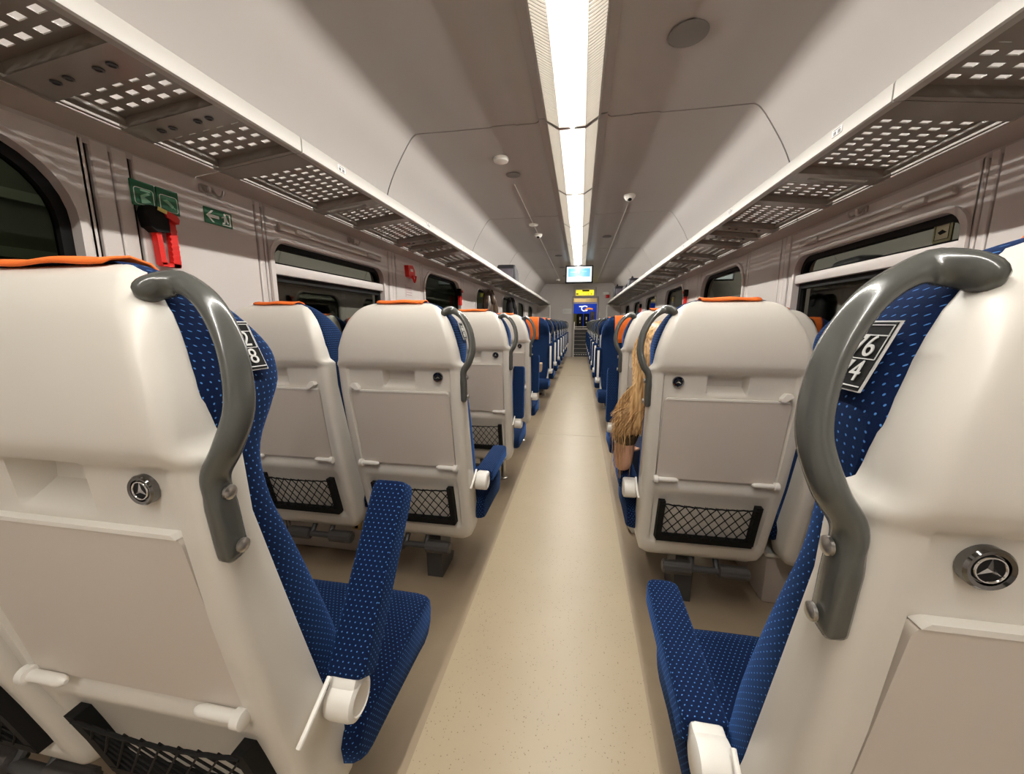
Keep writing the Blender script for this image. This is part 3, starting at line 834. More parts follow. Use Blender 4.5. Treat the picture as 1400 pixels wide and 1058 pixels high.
def make_pocket(parent):
    z0, z1, W_ = .328, .487, .168
    P = lambda x, z, d: (x, yr(z)+d, z)
    b = MB()
    for s in (-1, 1):
        for (za, zb) in ((z0-.004, .42), (.42, z1+.006)):
            rows = [[P(s*(W_-.020), z, -.016), P(s*W_, z, -.016), P(s*(W_+.002), z, .010), P(s*(W_-.020), z, .010)] for z in (za, zb)]
            R = b.grid(rows, closeu=True); b.face(R[0]); b.face(R[1][::-1])
    rows = [[P(x, z0-.012, -.016), P(x, z0+.014, -.017), P(x, z0+.014, .010), P(x, z0-.012, .010)] for x in (-W_+.004, W_-.004)]
    R = b.grid(rows, closeu=True); b.face(R[0]); b.face(R[1][::-1])
    pk = b.build('pocket_frame', M['black'], parent)
    b = MB()
    x0, x1 = -W_+.014, W_-.014; za, zb = z0+.008, z1-.004
    H_ = zb-za; n = 9; dx = (x1-x0)/n; slope = dx*3.2
    for k in range(-4, n+1):
        for sg in (1, -1):
            xa = x0+k*dx; xb_ = xa+slope
            if sg < 0: xa, xb_ = xb_, xa
            # clip to pocket width
            t0, t1 = 0., 1.
            d = xb_-xa
            for lim, s_ in ((x0, 1), (x1, -1)):
                tt = (lim-xa)/d
                if (d > 0) == (s_ > 0): t0 = max(t0, tt)
                else: t1 = min(t1, tt)
            if t1-t0 < .03: continue
            pts = []
            for q in range(5):
                t = t0+(t1-t0)*q/4; x = xa+d*t; z = za+H_*t
                sag = .006*math.sin(PI*(x-x0)/(x1-x0))
                pts.append(P(x, z, -.014-sag-.001*sg))
            b.tube(pts, .0019, 5, cap=False)
    top = [P(x0-.004+(x1-x0+.008)*q/18, zb+.0015*(1 if q % 2 else -1) - .004*math.sin(PI*q/18), -.016-.006*math.sin(PI*q/18)) for q in range(19)]
    b.tube(top, .0032, 6)
    tag(b.build('net', M['black'], pk), label='black diamond-mesh net')

def make_cover(parent):
    rows = []
    hw = .088
    path = [(.040, 1.189), (.050, 1.1945), (.070, 1.198), (.092, 1.192), (.112, 1.172), (.134, 1.13), (.142, 1.08), (.136, 1.02), (.122, .96), (.125, .90)]
    for y, z in path:
        d = .006*(abs(z-.9) < .01)
        rows.append([(x, y + (.014 if z < 1.15 and abs(x) > .08 else 0)*0 + .0012*math.sin(40*x+9*z), z + .0015*math.sin(55*x+20*y)) for x in [-hw+hw*2*k/10 for k in range(11)]])
    o = gridmesh('headrest_cover', rows, M['orange'], parent, capend=False, ang=70)
    md = o.modifiers.new('solid', 'SOLIDIFY'); md.thickness = .004; md.offset = 1.
    return tag(o, label='orange cloth headrest cover')

def make_base(parent, m, post):
    if post:
        b = MB(); b.prism([(.20, .0), (.34, .0), (.36, .03), (.32, .06), (.30, .26), (.19, .26)], lambda u, v, d: (d, u, v), m*.03-.035, m*.03+.035)
        b.build('pedestal', M['dark'], parent)
    else:
        b = MB(); b.box((m*.235, .36, .262), (.112, .10, .05), bev=.006); b.build('wall_bracket', M['dark'], parent)
    b = MB(); b.box((0, .36, .262), (.38, .24, .036), bev=.008); b.build('seat_frame', M['dark'], parent)
    if post:
        b = MB(); b.cyl((m*.115, .40, .0), (m*.115, .40, .29), .016, 16); b.lathe((m*.115, .40, 0), (0, 0, 1), [(.03, 0), (.03, .006), (.018, .012)]); tag(b.build('post', M['steel'], parent), label='steel tube leg')
    # footrest for the row behind
    cx = m*-.03
    b = MB(); z, y = .185, .145
    b.cyl((cx-.15, y, z), (cx+.15, y, z), .013, 14)
    for s in (-1, 1):
        b.tube([(cx+s*.045, y+.10, .285), (cx+s*.045, y+.05, .24), (cx+s*.045, y, z)], .011, 8)
    f = b.build('footrest', M['dark'], parent)
    for s in (-1, 1):
        b = MB(); nn = 36
        rows = []
        for xx, sc in ((.048, .7), (.052, 1), (.150, 1), (.155, .75)):
            rows.append([(cx+s*xx, y+math.cos(2*PI*q/nn)*(.024+(.0022 if (q//2) % 2 else 0))*sc, z+math.sin(2*PI*q/nn)*(.024+(.0022 if (q//2) % 2 else 0))*sc) for q in range(nn)])
        R = b.grid(rows, closeu=True); b.face(R[0]); b.face(R[-1][::-1]); b.build('ribbed_roller', M['rubber'], f)

def make_label(seat, m, top, bot):
    """number plate on the aisle wing of the headrest"""
    pl = MB()
    X = m*.2225
    cy_, cz_ = (.088 if m > 0 else .064), 1.091
    tilt = -.16                                           # plate leans with the headrest
    def F(u, v, d):                                       # u forward, v up, d outwards
        return (X+m*d-m*.30*(v+.035)+m*.004, cy_+u*math.cos(tilt)+v*math.sin(tilt)*.8, cz_+v)
    def bar(b, u0, u1, v0, v1, d0, d1): b.prism([(u0, v0), (u1, v0), (u1, v1), (u0, v1)], F, d0, d1)
    b = MB(); bar(b, -.0225, .0225, -.031, .031, 0, .002); p = tag(b.build('number_plate', M['paper'], seat), label='black and white seat number plate')
    b = MB(); bar(b, -.0212, .0212, -.0297, .0297, .0015, .0026); b.mi = 1
    for v in (.0185, -.0262): bar(b, -.0205, .0205, v-.0005, v+.0005, .0022, .0032)
    for u in (-.0196, .0196): bar(b, u-.0004, u+.0004, -.002, .0275, .0022, .0032)
    bar(b, -.0196, .0196, -.0025, -.0017, .0022, .0032); bar(b, -.0196, .0196, .0269, .0277, .0022, .0032)
    b.build('plate_face', [M['black'], M['paper']], p)
    for s, v in ((top, .0082), (bot, -.0138)):
        # lettering plane: u axis reads towards -y on the right wing, +y on the left one as seen from the aisle
        ua = Vector(F(.01, v, .0034))-Vector(F(0, v, .0034)); va = Vector(F(0, v+.01, .0034))-Vector(F(0, v, .0034))
        if m > 0: pass
        else: ua = -ua
        ua.normalize(); va.normalize(); na = ua.cross(va).normalized()
        mt = Matrix((( ua.x, va.x, na.x, 0), (ua.y, va.y, na.y, 0), (ua.z, va.z, na.z, 0), (0, 0, 0, 1)))
        mt = Matrix.Translation(F(0, v, .0034)) @ mt
        text_mesh(s, .0275, 'number_%s' % ('text',), M['paper'], p, mt)

GA = 'train seats in rows along the aisle'
def make_seat(m, aisle, cover):
    r = empty('train_seat')
    make_shell(r, m); make_backrest(r, m); make_cushion(r, m); make_tray(r, m); make_pocket(r); make_knob(r, m)
    make_base(r, m, aisle)
    if aisle:
        make_armrest(r, m); make_handle(r, m)
        b = MB(); b.tube(crom([(m*.240, .158, .535), (m*.2415, .13, .522), (m*.2405, .095, .500), (m*.238, .082, .488)], 4), .0042, 8)
        tag(b.build('pivot_stay', M['white'], r), label='thin white stay beside the armrest pivot')
    if cover: make_cover(r)
    return r
protos = {}
def seat(m, aisle, cover, x, y, rz_, label, arm=None):
    key = (m, aisle, cover)
    if key not in protos: protos[key] = o = make_seat(*key)
    else: o = copy_tree(protos[key])
    o.location = (x, y, 0); o.rotation_euler = (0, 0, rz_)
    if aisle:
        for c in kids(o):
            if c.name.startswith('armrest'): c.rotation_euler = (math.radians(arm or 0), 0, 0)
    tag(o, label, 'seat', GA); return o
XA, XN = .552, 1.065
LY = [.327, 1.252, 2.185, 3.10]; RY = [.327, 1.285, 2.19]
W4 = ['nearest', 'second', 'third', 'fourth']
armL = [55, 0, 84, 84]; armR = [0, 0, 84]
xl = ['armrest raised halfway', 'blue armrest level', 'armrest folded upright', 'before the facing seats']
sl = {}
for k, y in enumerate(LY):
    sl[k] = seat(1, True, True, -XA, y, 0, 'white-backed aisle seat on the left, %s from the camera, %s' % (W4[k], xl[k]), armL[k])
    seat(-1, False, True, -XN, y, 0, 'white-backed window seat on the left, %s from the camera' % W4[k])
xr = ['plate 76 over 74', 'the passenger in it', 'beyond the passenger']
for k, y in enumerate(RY):
    sl[10+k] = seat(-1, True, True, XA, y, 0, 'white-backed aisle seat on the right, %s from the camera, %s' % (W4[k], xr[k]), armR[k])
    seat(1, False, True, XN, y, 0, 'white-backed window seat on the right, %s from the camera' % W4[k])
FW = ['first', 'second', 'third', 'fourth', 'fifth', 'sixth', 'seventh', 'eighth', 'last']
FL = [5.28+.95*k for k in range(8)]; FR = [4.55+.95*k for k in range(9)]
for k, y in enumerate(FL):
    seat(-1, True, k < 3, -XA, y, PI, 'navy aisle seat facing the camera on the left, %s of its line' % FW[k], 86)
    seat(1, False, k < 3, -XN, y, PI, 'navy window seat facing the camera on the left, %s of its line' % FW[k])
for k, y in enumerate(FR):
    seat(1, True, k < 2, XA, y, PI, 'navy aisle seat facing the camera on the right, %s of its line' % FW[k], 86)
    seat(-1, False, k < 2, XN, y, PI, 'navy window seat facing the camera on the right, %s of its line' % FW[k])
for q_ in (0, 1, 10, 11):                               # the photo shows no steel leg under the first two rows
    for c in kids(sl[q_]):
        if c.name.startswith('post'): bpy.data.objects.remove(c)
make_label(sl[0], 1, '72', '78'); make_label(sl[10], -1, '76', '74'); make_label(sl[1], 1, '66', '68')
# paper on two facing seats
for x, y, lab in ((-.50, 5.06, 'folded brown paper bag standing on the first facing seat on the left'), (-.50, 6.0, 'folded brown paper bag on the second facing seat on the left')):
    r = tag(empty('paper_bag', (x, y, .405)), lab, 'bag', 'brown paper bags on the facing seats')
    b = MB(); b.box((0, 0, .085), (.20, .05, .17), bev=.012); b.build('body', plastic('brown_paper', (.50, .32, .18), .7, .15, 20), r)
    b = MB(); b.box((0, -.004, .172), (.20, .052, .03), rot=Euler((.3, 0, 0)), bev=.006); b.build('folded_top', plastic('pale_paper', (.66, .47, .28), .7, .15, 20), r)

# equipment boxes under the window seats
for side, sn, y in ((1, 'right', 1.52), (-1, 'left', 1.55)):
    r = tag(empty('equipment_box', (side*1.09, y+.26, 0)), 'beige metal box on the floor under the second %s window seat' % sn, 'box')
    b = MB(); b.box((0, 0, .105), (.50, .50, .21), bev=.012); b.build('body', M['rackledge'], r)
    b = MB(); b.box((0, -.25, .222), (.52, .56, .02), bev=.006) if False else b.box((0, 0, .219), (.52, .53, .018), bev=.006); b.build('lid', M['shell'], r)
    b = MB(); b.box((-side*.13, -.253, .15), (.045, .010, .05), bev=.003); l = b.build('latch_plate', M['gold'], r)
    b = MB(); b.box((-side*.13, -.2605, .15), (.015, .006, .03), bev=.002); b.build('latch_slot', M['black'], l)

# ------------------------------------------------------------------ things on the walls
def wallroot(name, side, y, z, label, cat, group=None, off=0.):
    return tag(empty(name, (side*(XW-off), y, z), 0), label, cat, group)
# evacuation instruction sign (two boards)
def instr(y0, y1, lab):
    r = wallroot('evacuation_sign', -1, (y0+y1)/2, 1.54, lab, 'sign', 'green evacuation signs on the left wall')
    h = (y1-y0)/2
    b = MB(); b.box((.003, 0, 0), (.006, 2*h, .080), bev=.002, seg=1); b.build('board', M['green'], r)
    b = MB(); P = rrect(0, -.008, h-.008, .026, .008, 4)
    b.tube([(.0065, y, z) for y, z in P+P[:1]], .0011, 5, cap=False)
    b.build('outline', M['signwhite'], r)
    return r, h
pale = mat('sign_pale_green', (.25, .5, .33), .5)
r, h = instr(1.077, 1.151, 'green pictogram sign high on the left wall, nearer board of a pair')
b = MB(); b.prism([(-.01, -.03), (.02, -.02), (.0, -.008), (.02, .004), (.012, .008), (-.012, -.006)], lambda u, v, d: (d, u, v), .0062, .0074); b.box((.0065, .005, .012), (.002, .03, .006)); b.build('pictogram', pale, r)
r, h = instr(1.155, 1.229, 'green pictogram sign on the left wall, farther board of a pair over the hammer')
b = MB(); b.prism([(-.02, .0), (-.005, .006), (.016, -.012), (.01, -.02), (-.004, -.008)], lambda u, v, d: (d, u, v), .0062, .0074); b.tube([(.007, .0, -.006), (.007, .02, -.022)], .0015, 6); b.build('pictogram', pale, r)
# exit arrow sign
r = wallroot('exit_sign', -1, 1.385, 1.535, 'green exit sign with white arrow and running figure on the left wall', 'sign')
b = MB(); b.box((.002, 0, 0), (.004, .122, .060), bev=.0015, seg=1); b.build('board', M['green'], r)
F = lambda u, v, d: (d, u, v)
b = MB(); b.prism([(-.054, 0), (-.030, .022), (-.022, .022), (-.038, .006), (.0, .006), (.0, -.006), (-.038, -.006), (-.022, -.022), (-.030, -.022)], F, .004, .0052); b.build('arrow', M['signwhite'], r)
b = MB()
b.prism([(.012, -.024), (.052, -.024), (.052, .024), (.034, .024), (.034, .020), (.046, .020), (.046, -.020), (.012, -.020)], F, .004, .0052)
b.lathe((.004, .027, .018), (1, 0, 0), [(.0055, 0), (.0055, .0012)], 12)
b.prism([(.020, .010), (.032, .012), (.036, .0), (.030, -.004), (.022, -.002)], F, .004, .0052)
b.prism([(.022, -.002), (.030, -.004), (.024, -.018), (.014, -.018), (.014, -.014), (.021, -.013)], F, .004, .0052)
b.prism([(.030, -.004), (.036, .0), (.043, -.012), (.038, -.016)], F, .004, .0052)
b.prism([(.020, .010), (.011, .006), (.013, .002), (.022, .006)], F, .004, .0052)
b.build('running_figure', M['signwhite'], r)
# emergency hammers
def hammer(side, y, z, label):
    r = tag(empty('emergency_hammer', (side*(XW+.003), y, z)), label, 'emergency hammer', 'red emergency hammers on the walls')
    s = -side
    b = MB()
    b.prism([(-.045, .075), (-.035, .098), (.012, .098), (.02, .07), (.02, .022), (-.02, .016), (-.038, .030)], lambda u, v, d: (s*d, u, v), 0, .045); b.build('holder', M['black'], r)
    b = MB()
    b.prism([(.002, .094), (.045, .082), (.052, .070), (.048, .055), (.010, .070)], lambda u, v, d: (s*d, u, v), .012, .052)
    b.prism([(.030, .062), (.050, .062), (.052, -.085), (.046, -.092), (.026, -.092)], lambda u, v, d: (s*d, u, v), .014, .034)
    b.prism([(-.018, .024), (-.002, .024), (.004, -.085), (-.014, -.088)], lambda u, v, d: (s*d, u, v), .010, .034)
    b.prism([(-.014, -.080), (.05, -.080), (.05, -.092), (-.010, -.092)], lambda u, v, d: (s*d, u, v), .012, .034)
    for k in range(7): b.box((s*.030, .036, .030-.017*k), (.014, .028, .008), rot=Euler((.25, 0, 0)))
    tag(b.build('hammer', M['red'], r), label='red hammer grip')
    b = MB(); b.box((s*.053, -.004, .088), (.003, .028, .012), rot=Euler((-.25, 0, 0))); tag(b.build('seal', M['yellow'], r), label='yellow paper seal')
hammer(-1, 1.135, 1.405, 'red emergency hammer in a black holder on the left wall, nearest one')
hammer(-1, 4.46, 1.42, 'red emergency hammer farther along the left wall, before the hanging coat')
hammer(1, 5.05, 1.42, 'red emergency hammer in a black holder on the right wall, past the second window')
hammer(1, 8.65, 1.42, 'farthest emergency hammer on the right wall')
# emergency brake handle
r = wallroot('emergency_brake', -1, 3.12, 1.53, 'red emergency brake handle on the left wall between two windows', 'emergency brake')
b = MB(); b.prism([(-.07, .06), (.02, .07), (.06, .03), (.06, -.02), (.02, -.04), (-.06, -.03)], lambda u, v, d: (d, u, v), 0, .035); b.build('plate', M['red'], r)
b = MB(); b.tube(crom([(.05, -.03, -.02), (.055, .0, -.07), (.055, .03, -.02)], 5), .008, 8); b.build('pull_grip', M['red'], r)
b = MB(); b.box((.0355, -.005, .025), (.002, .05, .022)); b.build('label_plate', M['signwhite'], r)
r = wallroot('instruction_sticker', -1, 3.12, 1.385, 'pale instruction sticker under the red emergency brake', 'sticker', None, -.0008)
b = MB(); b.box((.001, 0, 0), (.002, .15, .11)); b.build('sheet', plastic('pale_sticker', (.60, .54, .52), .4), r)
b = MB()
for z in (-.03, -.01, .01, .03): b.box((.0022, 0, z), (.001, .10, .005))
b.box((.0022, -.06, 0), (.001, .004, .09)); b.build('print', plastic('sticker_print', (.40, .25, .24), .5), r)
# coat hooks
hk = []
def hook(side, y, z, lab):
    s = -side
    r = tag(empty('coat_hook', (side*XW, y, z)), lab, 'coat hook', 'double coat hooks under the racks')
    b = MB(); b.box((s*.006, 0, 0), (.012, .06, .03), bev=.005); b.build('plate', M['steel'], r)
    for dy in (-.02, .02):
        b = MB(); b.tube(crom([(s*.01, dy, .002), (s*.03, dy, -.022), (s*.045, dy*1.3, -.020), (s*.05, dy*1.5, .0)], 4), .006, 8); b.build('hook', M['steel'], r)
hook(-1, 1.345, 1.628, 'double steel coat hook on the left wall above the exit sign')
hook(-1, 5.62, 1.615, 'double steel coat hook holding the brown coat')
hook(-1, 7.45, 1.615, 'double steel coat hook holding the black jacket')
hook(-1, 2.30, 1.632, 'double steel coat hook above the opening window on the left')
hook(1, 2.12, 1.632, 'double steel coat hook above the opening window on the right')
# window stickers
r = wallroot('window_sticker', 1, 1.735, 1.45, 'small clear pictogram sticker in the corner of the right opening window', 'sticker')
r.location.x = XW+.0335
b = MB(); b.box((0, 0, 0), (.001, .075, .07)); b.build('sheet', plastic('sticker_yellow', (.42, .42, .22), .5, .2, 30), r)
b = MB(); b.prism([(-.028, -.025), (.028, -.025), (.028, .028), (-.028, .028)], lambda u, v, d: (-d, u, v), .0008, .0012); b.build('panel', plastic('sticker_panel', (.5, .5, .34), .5), r)
b = MB(); b.prism([(-.02, -.002), (.0, .010), (.018, .002), (.006, -.008)], lambda u, v, d: (-d, u, v), .0013, .002); b.tube([(-.0016, -.028, -.025), (-.0016, .028, -.025), (-.0016, .028, .028), (-.0016, -.028, .028), (-.0016, -.028, -.025)], .0012, 4); b.build('pictogram', M['black'], r)

# ------------------------------------------------------------------ luggage and coats
def bag(x, y, d, label, m, tilt=0., straps=True):
    r = tag(empty('travel_bag', (x, y, rz(abs(x))+.030), tilt), label, 'bag')
    w_, l_, h_ = d
    b = MB(); rows = []
    for k, s in enumerate((.80, .95, 1., 1., .97, .90, .72)):
        z = h_*(0, .06, .2, .5, .8, .95, 1.)[k]
        P = rrect(0, 0, w_/2*s, l_/2*s, .05*s, 4)
        rows.append([(u+.008*math.sin(9*v+7*z), v+.008*math.sin(11*u+5*z), z+.006*math.sin(14*v)) for u, v in P])
    R = b.grid(rows, closeu=True); b.face(R[0]); b.face(R[-1][::-1]); o = b.build('body', m, r, ang=60)
    if straps:
        b = MB(); b.tube(crom([(-.05, -l_*.25, h_*.98), (-.05, -l_*.12, h_*1.12), (-.05, l_*.12, h_*1.12), (-.05, l_*.25, h_*.98)], 5), .012, 8); b.build('carry_strap', M['black'], r)
    b = MB(); b.box((0, -l_/2-.002, h_*.45), (w_*.72, .014, h_*.62), bev=.006); tag(b.build('front_pocket', M['bagpale'], r), label='pale lilac-grey end pocket')
    return r
bag(-1.10, 6.35, (.30, .72, .29), 'dark bag with a pale end pocket on the left luggage rack', M['bag'], .08, False)
bag(1.10, 7.9, (.26, .42, .24), 'black bag on the right luggage rack, nearest of those there', M['bag'])
bag(1.12, 8.85, (.26, .36, .20), 'low black bag on the right luggage rack, middle one', M['bag'], .1)
bag(1.06, 10.6, (.28, .55, .33), 'tall black bag on the right luggage rack near the end wall', M['bag'])
def coat(y, w_, m, label, L=.62, name='coat'):
    r = tag(empty(name, (-XW+.055, y, 1.615)), label, 'coat')
    b = MB(); rows = []
    for k, (t, s, dp) in enumerate(((0, .10, .35), (.04, .40, .7), (.10, .75, 1), (.25, .92, 1.1), (.5, 1., 1.1), (.75, 1.02, 1.2), (1., .95, 1.1))):
        row = []
        for q in range(28):
            a = 2*PI*q/28; f = 1+.10*math.sin(5*a+2*t)+.06*math.sin(9*a-3*t)
            row.append((.035+.05*dp*math.cos(a)*f, w_/2*s*math.sin(a)*(1+.05*math.sin(3*a+6*t)), -L*t))
        rows.append(row)
    R = b.grid(rows, closeu=True); b.face(R[0]); b.face(R[-1][::-1]); b.build('body', m, r, ang=70)
    for s in (-1, 1):
        b = MB(); b.tube(crom([(.05, s*w_*.33, -.09), (.085, s*w_*.46, -.25), (.085, s*w_*.47, -.42), (.09, s*w_*.40, -.56)], 5), [.045]*6+[.05]*5+[.042]*5, 12); b.build('sleeve', m, r, ang=70)
    b = MB(); b.tube(crom([(.06, -.08, -.02), (.10, -.04, -.10), (.105, .0, -.2), (.10, .05, -.10), (.06, .09, -.02)], 5), .024, 10); b.build('hood', m, r)
coat(5.62, .50, M['coat'], 'shiny brown and black coat hanging at the third left window')
coat(7.45, .56, M['jacketblack'], 'black jacket hanging farther along the left side', .55, 'jacket')

# ------------------------------------------------------------------ passenger
def skin_mesh(name, nodes, edges, m, parent, sub=2, rootv=0):
    me = bpy.data.meshes.new(name); me.from_pydata([n[0] for n in nodes], edges, [])
    o = bpy.data.objects.new(name, me); COL.objects.link(o)
    sk = o.modifiers.new('skin', 'SKIN'); sk.use_smooth_shade = True
    for i, n in enumerate(nodes):
        v = me.skin_vertices[0].data[i]; r_ = n[1]
        v.radius = r_ if isinstance(r_, tuple) else (r_, r_); v.use_root = (i == rootv)
    ss = o.modifiers.new('sub', 'SUBSURF'); ss.levels = sub; ss.render_levels = sub
    bpy.context.view_layer.update()
    ev = o.evaluated_get(bpy.context.evaluated_depsgraph_get())
    m2 = bpy.data.meshes.new_from_object(ev); m2.name = name
    bpy.data.objects.remove(o); bpy.data.meshes.remove(me)
    m2.materials.clear(); m2.materials.append(m)
    for p in m2.polygons: p.use_smooth = True
    q = bpy.data.objects.new(name, m2); COL.objects.link(q)
    if parent: q.parent = parent
    return q
pr = tag(empty('person', (0, 0, 0)), 'seated person with long blond hair leaning into the aisle, elbow on the armrest', 'person')
PEL = Vector((.52, 1.56, .52))
N = [((.52, 1.57, .48), (.13, .09)), ((.49, 1.56, .64), (.115, .09)), ((.455, 1.555, .76), (.125, .09)), ((.43, 1.55, .83), (.11, .075)), ((.415, 1.55, .885), (.045, .045)), ((.405, 1.555, .94), (.042, .045)),
     ((.400, 1.57, 1.00), (.070, .085)), ((.398, 1.575, 1.06), (.062, .075)),
     # near arm (aisle side)
     ((.315, 1.545, .825), (.052, .05)), ((.280, 1.52, .70), (.042, .042)), ((.268, 1.50, .560), (.036, .036)), ((.276, 1.58, .550), (.031, .031)), ((.30, 1.68, .545), (.025, .025)), ((.32, 1.735, .545), (.028, .018)),
     # far arm
     ((.545, 1.56, .815), (.052, .05)), ((.60, 1.60, .70), (.042, .042)), ((.61, 1.68, .615), (.035, .035)), ((.53, 1.78, .60), (.027, .027)), ((.48, 1.83, .60), (.027, .018)),
     # legs
     ((.44, 1.66, .475), (.085, .08)), ((.42, 1.85, .48), (.075, .072)), ((.41, 2.03, .48), (.058, .058)), ((.41, 2.03, .30), (.05, .05)), ((.41, 2.04, .09), (.038, .038)), ((.41, 2.14, .045), (.038, .03)),
     ((.61, 1.66, .475), (.085, .08)), ((.63, 1.85, .48), (.075, .072)), ((.64, 2.03, .48), (.058, .058)), ((.64, 2.03, .30), (.05, .05)), ((.64, 2.04, .09), (.038, .038)), ((.64, 2.14, .045), (.038, .03))]
E_ = [(0, 1), (1, 2), (2, 3), (3, 4), (4, 5), (5, 6), (6, 7), (3, 8), (8, 9), (9, 10), (10, 11), (11, 12), (12, 13), (3, 14), (14, 15), (15, 16), (16, 17), (17, 18),
      (0, 19), (19, 20), (20, 21), (21, 22), (22, 23), (23, 24), (0, 25), (25, 26), (26, 27), (27, 28), (28, 29), (29, 30)]
# fingers on both hands
for hand, base, fw, sd in ((13, Vector((.32, 1.735, .545)), Vector((.45, .85, -.1)), 1), (18, Vector((.48, 1.83, .60)), Vector((-.6, .75, -.1)), -1)):
    fw = fw.normalized(); sdv = Vector((fw.y, -fw.x, 0)).normalized()*sd
    for k, (off, ln) in enumerate(((-.024, .058), (-.008, .070), (.009, .066), (.024, .052))):
        i0 = len(N); p0 = base + sdv*off + fw*.030
        N += [(tuple(p0), (.0085, .0085)), (tuple(p0+fw*ln*.45+Vector((0, 0, .004))), (.008, .008)), (tuple(p0+fw*ln*.8+Vector((0, 0, -.010))), (.0072, .0072)), (tuple(p0+fw*ln+Vector((0, 0, -.022))), (.006, .006))]
        E_ += [(hand, i0), (i0, i0+1), (i0+1, i0+2), (i0+2, i0+3)]
    i0 = len(N); p0 = base - sdv*.026 - fw*.004
    N += [(tuple(p0), (.010, .010)), (tuple(p0-sdv*.014+fw*.028), (.009, .009)), (tuple(p0-sdv*.014+fw*.052), (.0075, .0075))]
    E_ += [(hand, i0), (i0, i0+1), (i0+1, i0+2)]
body = skin_mesh('body', N, E_, M['skin'], pr)
# face features on the far side of the head
b = MB(); b.tube([(.399, 1.655, 1.045), (.399, 1.672, 1.015), (.399, 1.664, 1.005)], [.008, .014, .010], 10)
for s in (-1, 1): b.tube([(.399+s*.072, 1.575, 1.045), (.399+s*.082, 1.57, 1.03), (.399+s*.075, 1.575, 1.0)], [.010, .014, .009], 8)
b.build('nose_and_ears', M['skin'], pr)
for s in (-1, 1):
    b = MB(); b.lathe((.399+s*.032, 1.643, 1.035), (0, 1, .05), [(.0105, 0), (.0085, .003), (.003, .0055)], 14); e = b.build('eye', M['signwhite'], pr)
    b = MB(); b.lathe((.399+s*.032, 1.6462, 1.035), (0, 1, .05), [(.0062, 0), (.0045, .0026)], 12); b.build('iris', M['black'], e)
b = MB(); b.tube(crom([(.376, 1.640, .967), (.399, 1.652, .964), (.422, 1.640, .967)], 5), .006, 8); b.build('mouth', plastic('lips', (.45, .13, .12), .5), pr)
# top: torso and upper sleeves
TN = [((.52, 1.57, .51), (.140, .115)), ((.49, 1.56, .66), (.128, .103)), ((.455, 1.555, .77), (.136, .101)), ((.43, 1.55, .84), (.12, .085)), ((.415, 1.55, .875), (.06, .058)),
      ((.315, 1.545, .828), (.062, .060)), ((.280, 1.52, .705), (.053, .052)), ((.270, 1.503, .625), (.046, .045)), ((.545, 1.56, .82), (.062, .060)), ((.60, 1.60, .705), (.052, .052)), ((.608, 1.655, .640), (.045, .045))]
skin_mesh('top', TN, [(0, 1), (1, 2), (2, 3), (3, 4), (3, 5), (5, 6), (6, 7), (3, 8), (8, 9), (9, 10)], M['top'], pr)
JN = [((.525, 1.575, .50), (.145, .118))] + [(N[i][0], (N[i][1][0]+.010, N[i][1][1]+.010)) for i in (19, 20, 21, 22, 23, 25, 26, 27, 28, 29)]
skin_mesh('trousers', JN, [(0, 1), (1, 2), (2, 3), (3, 4), (4, 5), (0, 6), (6, 7), (7, 8), (8, 9), (9, 10)], M['jeans'], pr)
for s, x in ((-1, .41), (1, .64)):
    b = MB(); rows = []
    for y, w_, h_ in ((1.97, .03, .05), (1.99, .042, .085), (2.05, .045, .09), (2.12, .047, .065), (2.19, .043, .05), (2.215, .025, .03)):
        rows.append([(x+w_*math.cos(a), y, max(.004, h_*.5+h_*.5*math.sin(a))) for a in [2*PI*q/14 for q in range(14)]])
    R = b.grid(rows, closeu=True); b.face(R[0]); b.face(R[-1][::-1]); b.build('shoe', M['white'], pr, ang=60)
# hair: a scalp cap and long locks falling down the back and over the shoulder
b = MB()
HC = Vector((.399, 1.572, 1.035))
rows = []
for i in range(13):
    th = math.radians(4+i*9.3); row = []
    for q in range(28):
        ph = 2*PI*q/28
        d = Vector((math.sin(th)*math.cos(ph), math.sin(th)*math.sin(ph), math.cos(th)))
        front = srf(.25, .8, d.y)
        r_ = Vector((.088, .102, .094))*(1+.012*math.sin(13*ph))
        p = HC + Vector((d.x*r_.x, d.y*r_.y, d.z*r_.z))
        if front > 0 and d.z < .45: p = HC + Vector((d.x*.07, d.y*.080, .03+.45*.08))*1.0
        row.append(p)
    rows.append(row)
R = b.grid(rows, closeu=True); b.face(R[0])
mass = [(.392, 1.50, 1.06, .070, .030), (.386, 1.482, 1.0, .082, .036), (.374, 1.470, .93, .078, .034), (.352, 1.464, .86, .070, .030), (.326, 1.463, .79, .068, .026), (.312, 1.465, .735, .060, .020), (.305, 1.466, .70, .040, .010)]
rows = []
for x, y, z, hx_, hy_ in mass: rows.append([(x+hx_*math.cos(2*PI*q/40)*(1+.03*math.sin(7*2*PI*q/40)), y+hy_*math.sin(2*PI*q/40)*(1+.06*math.sin(11*2*PI*q/40)), z+.006*math.sin(9*2*PI*q/40)) for q in range(40)])
R = b.grid(rows, closeu=True); b.face(R[-1][::-1])
def lock(p0, p1, p2, p3, r_):
    P = [Vector(p0).lerp(Vector(p0), 0)]
    P = crom([p0, p1, p2, p3], 6); n_ = len(P)
    wav = rnd.uniform(0, 6); am = rnd.uniform(.001, .004)
    pts = [p + Vector((am*math.sin(wav+i*.6)*i/n_*2, am*.6*math.cos(wav+i*.5)*i/n_, 0)) for i, p in enumerate(P)]
    b.tube(pts, [r_*(.8+.5*min(1, i/n_*2))*(1 if i < n_*.6 else max(.12, 1-(i/n_-.6)/.4)) for i in range(n_)], 6, cap=True)
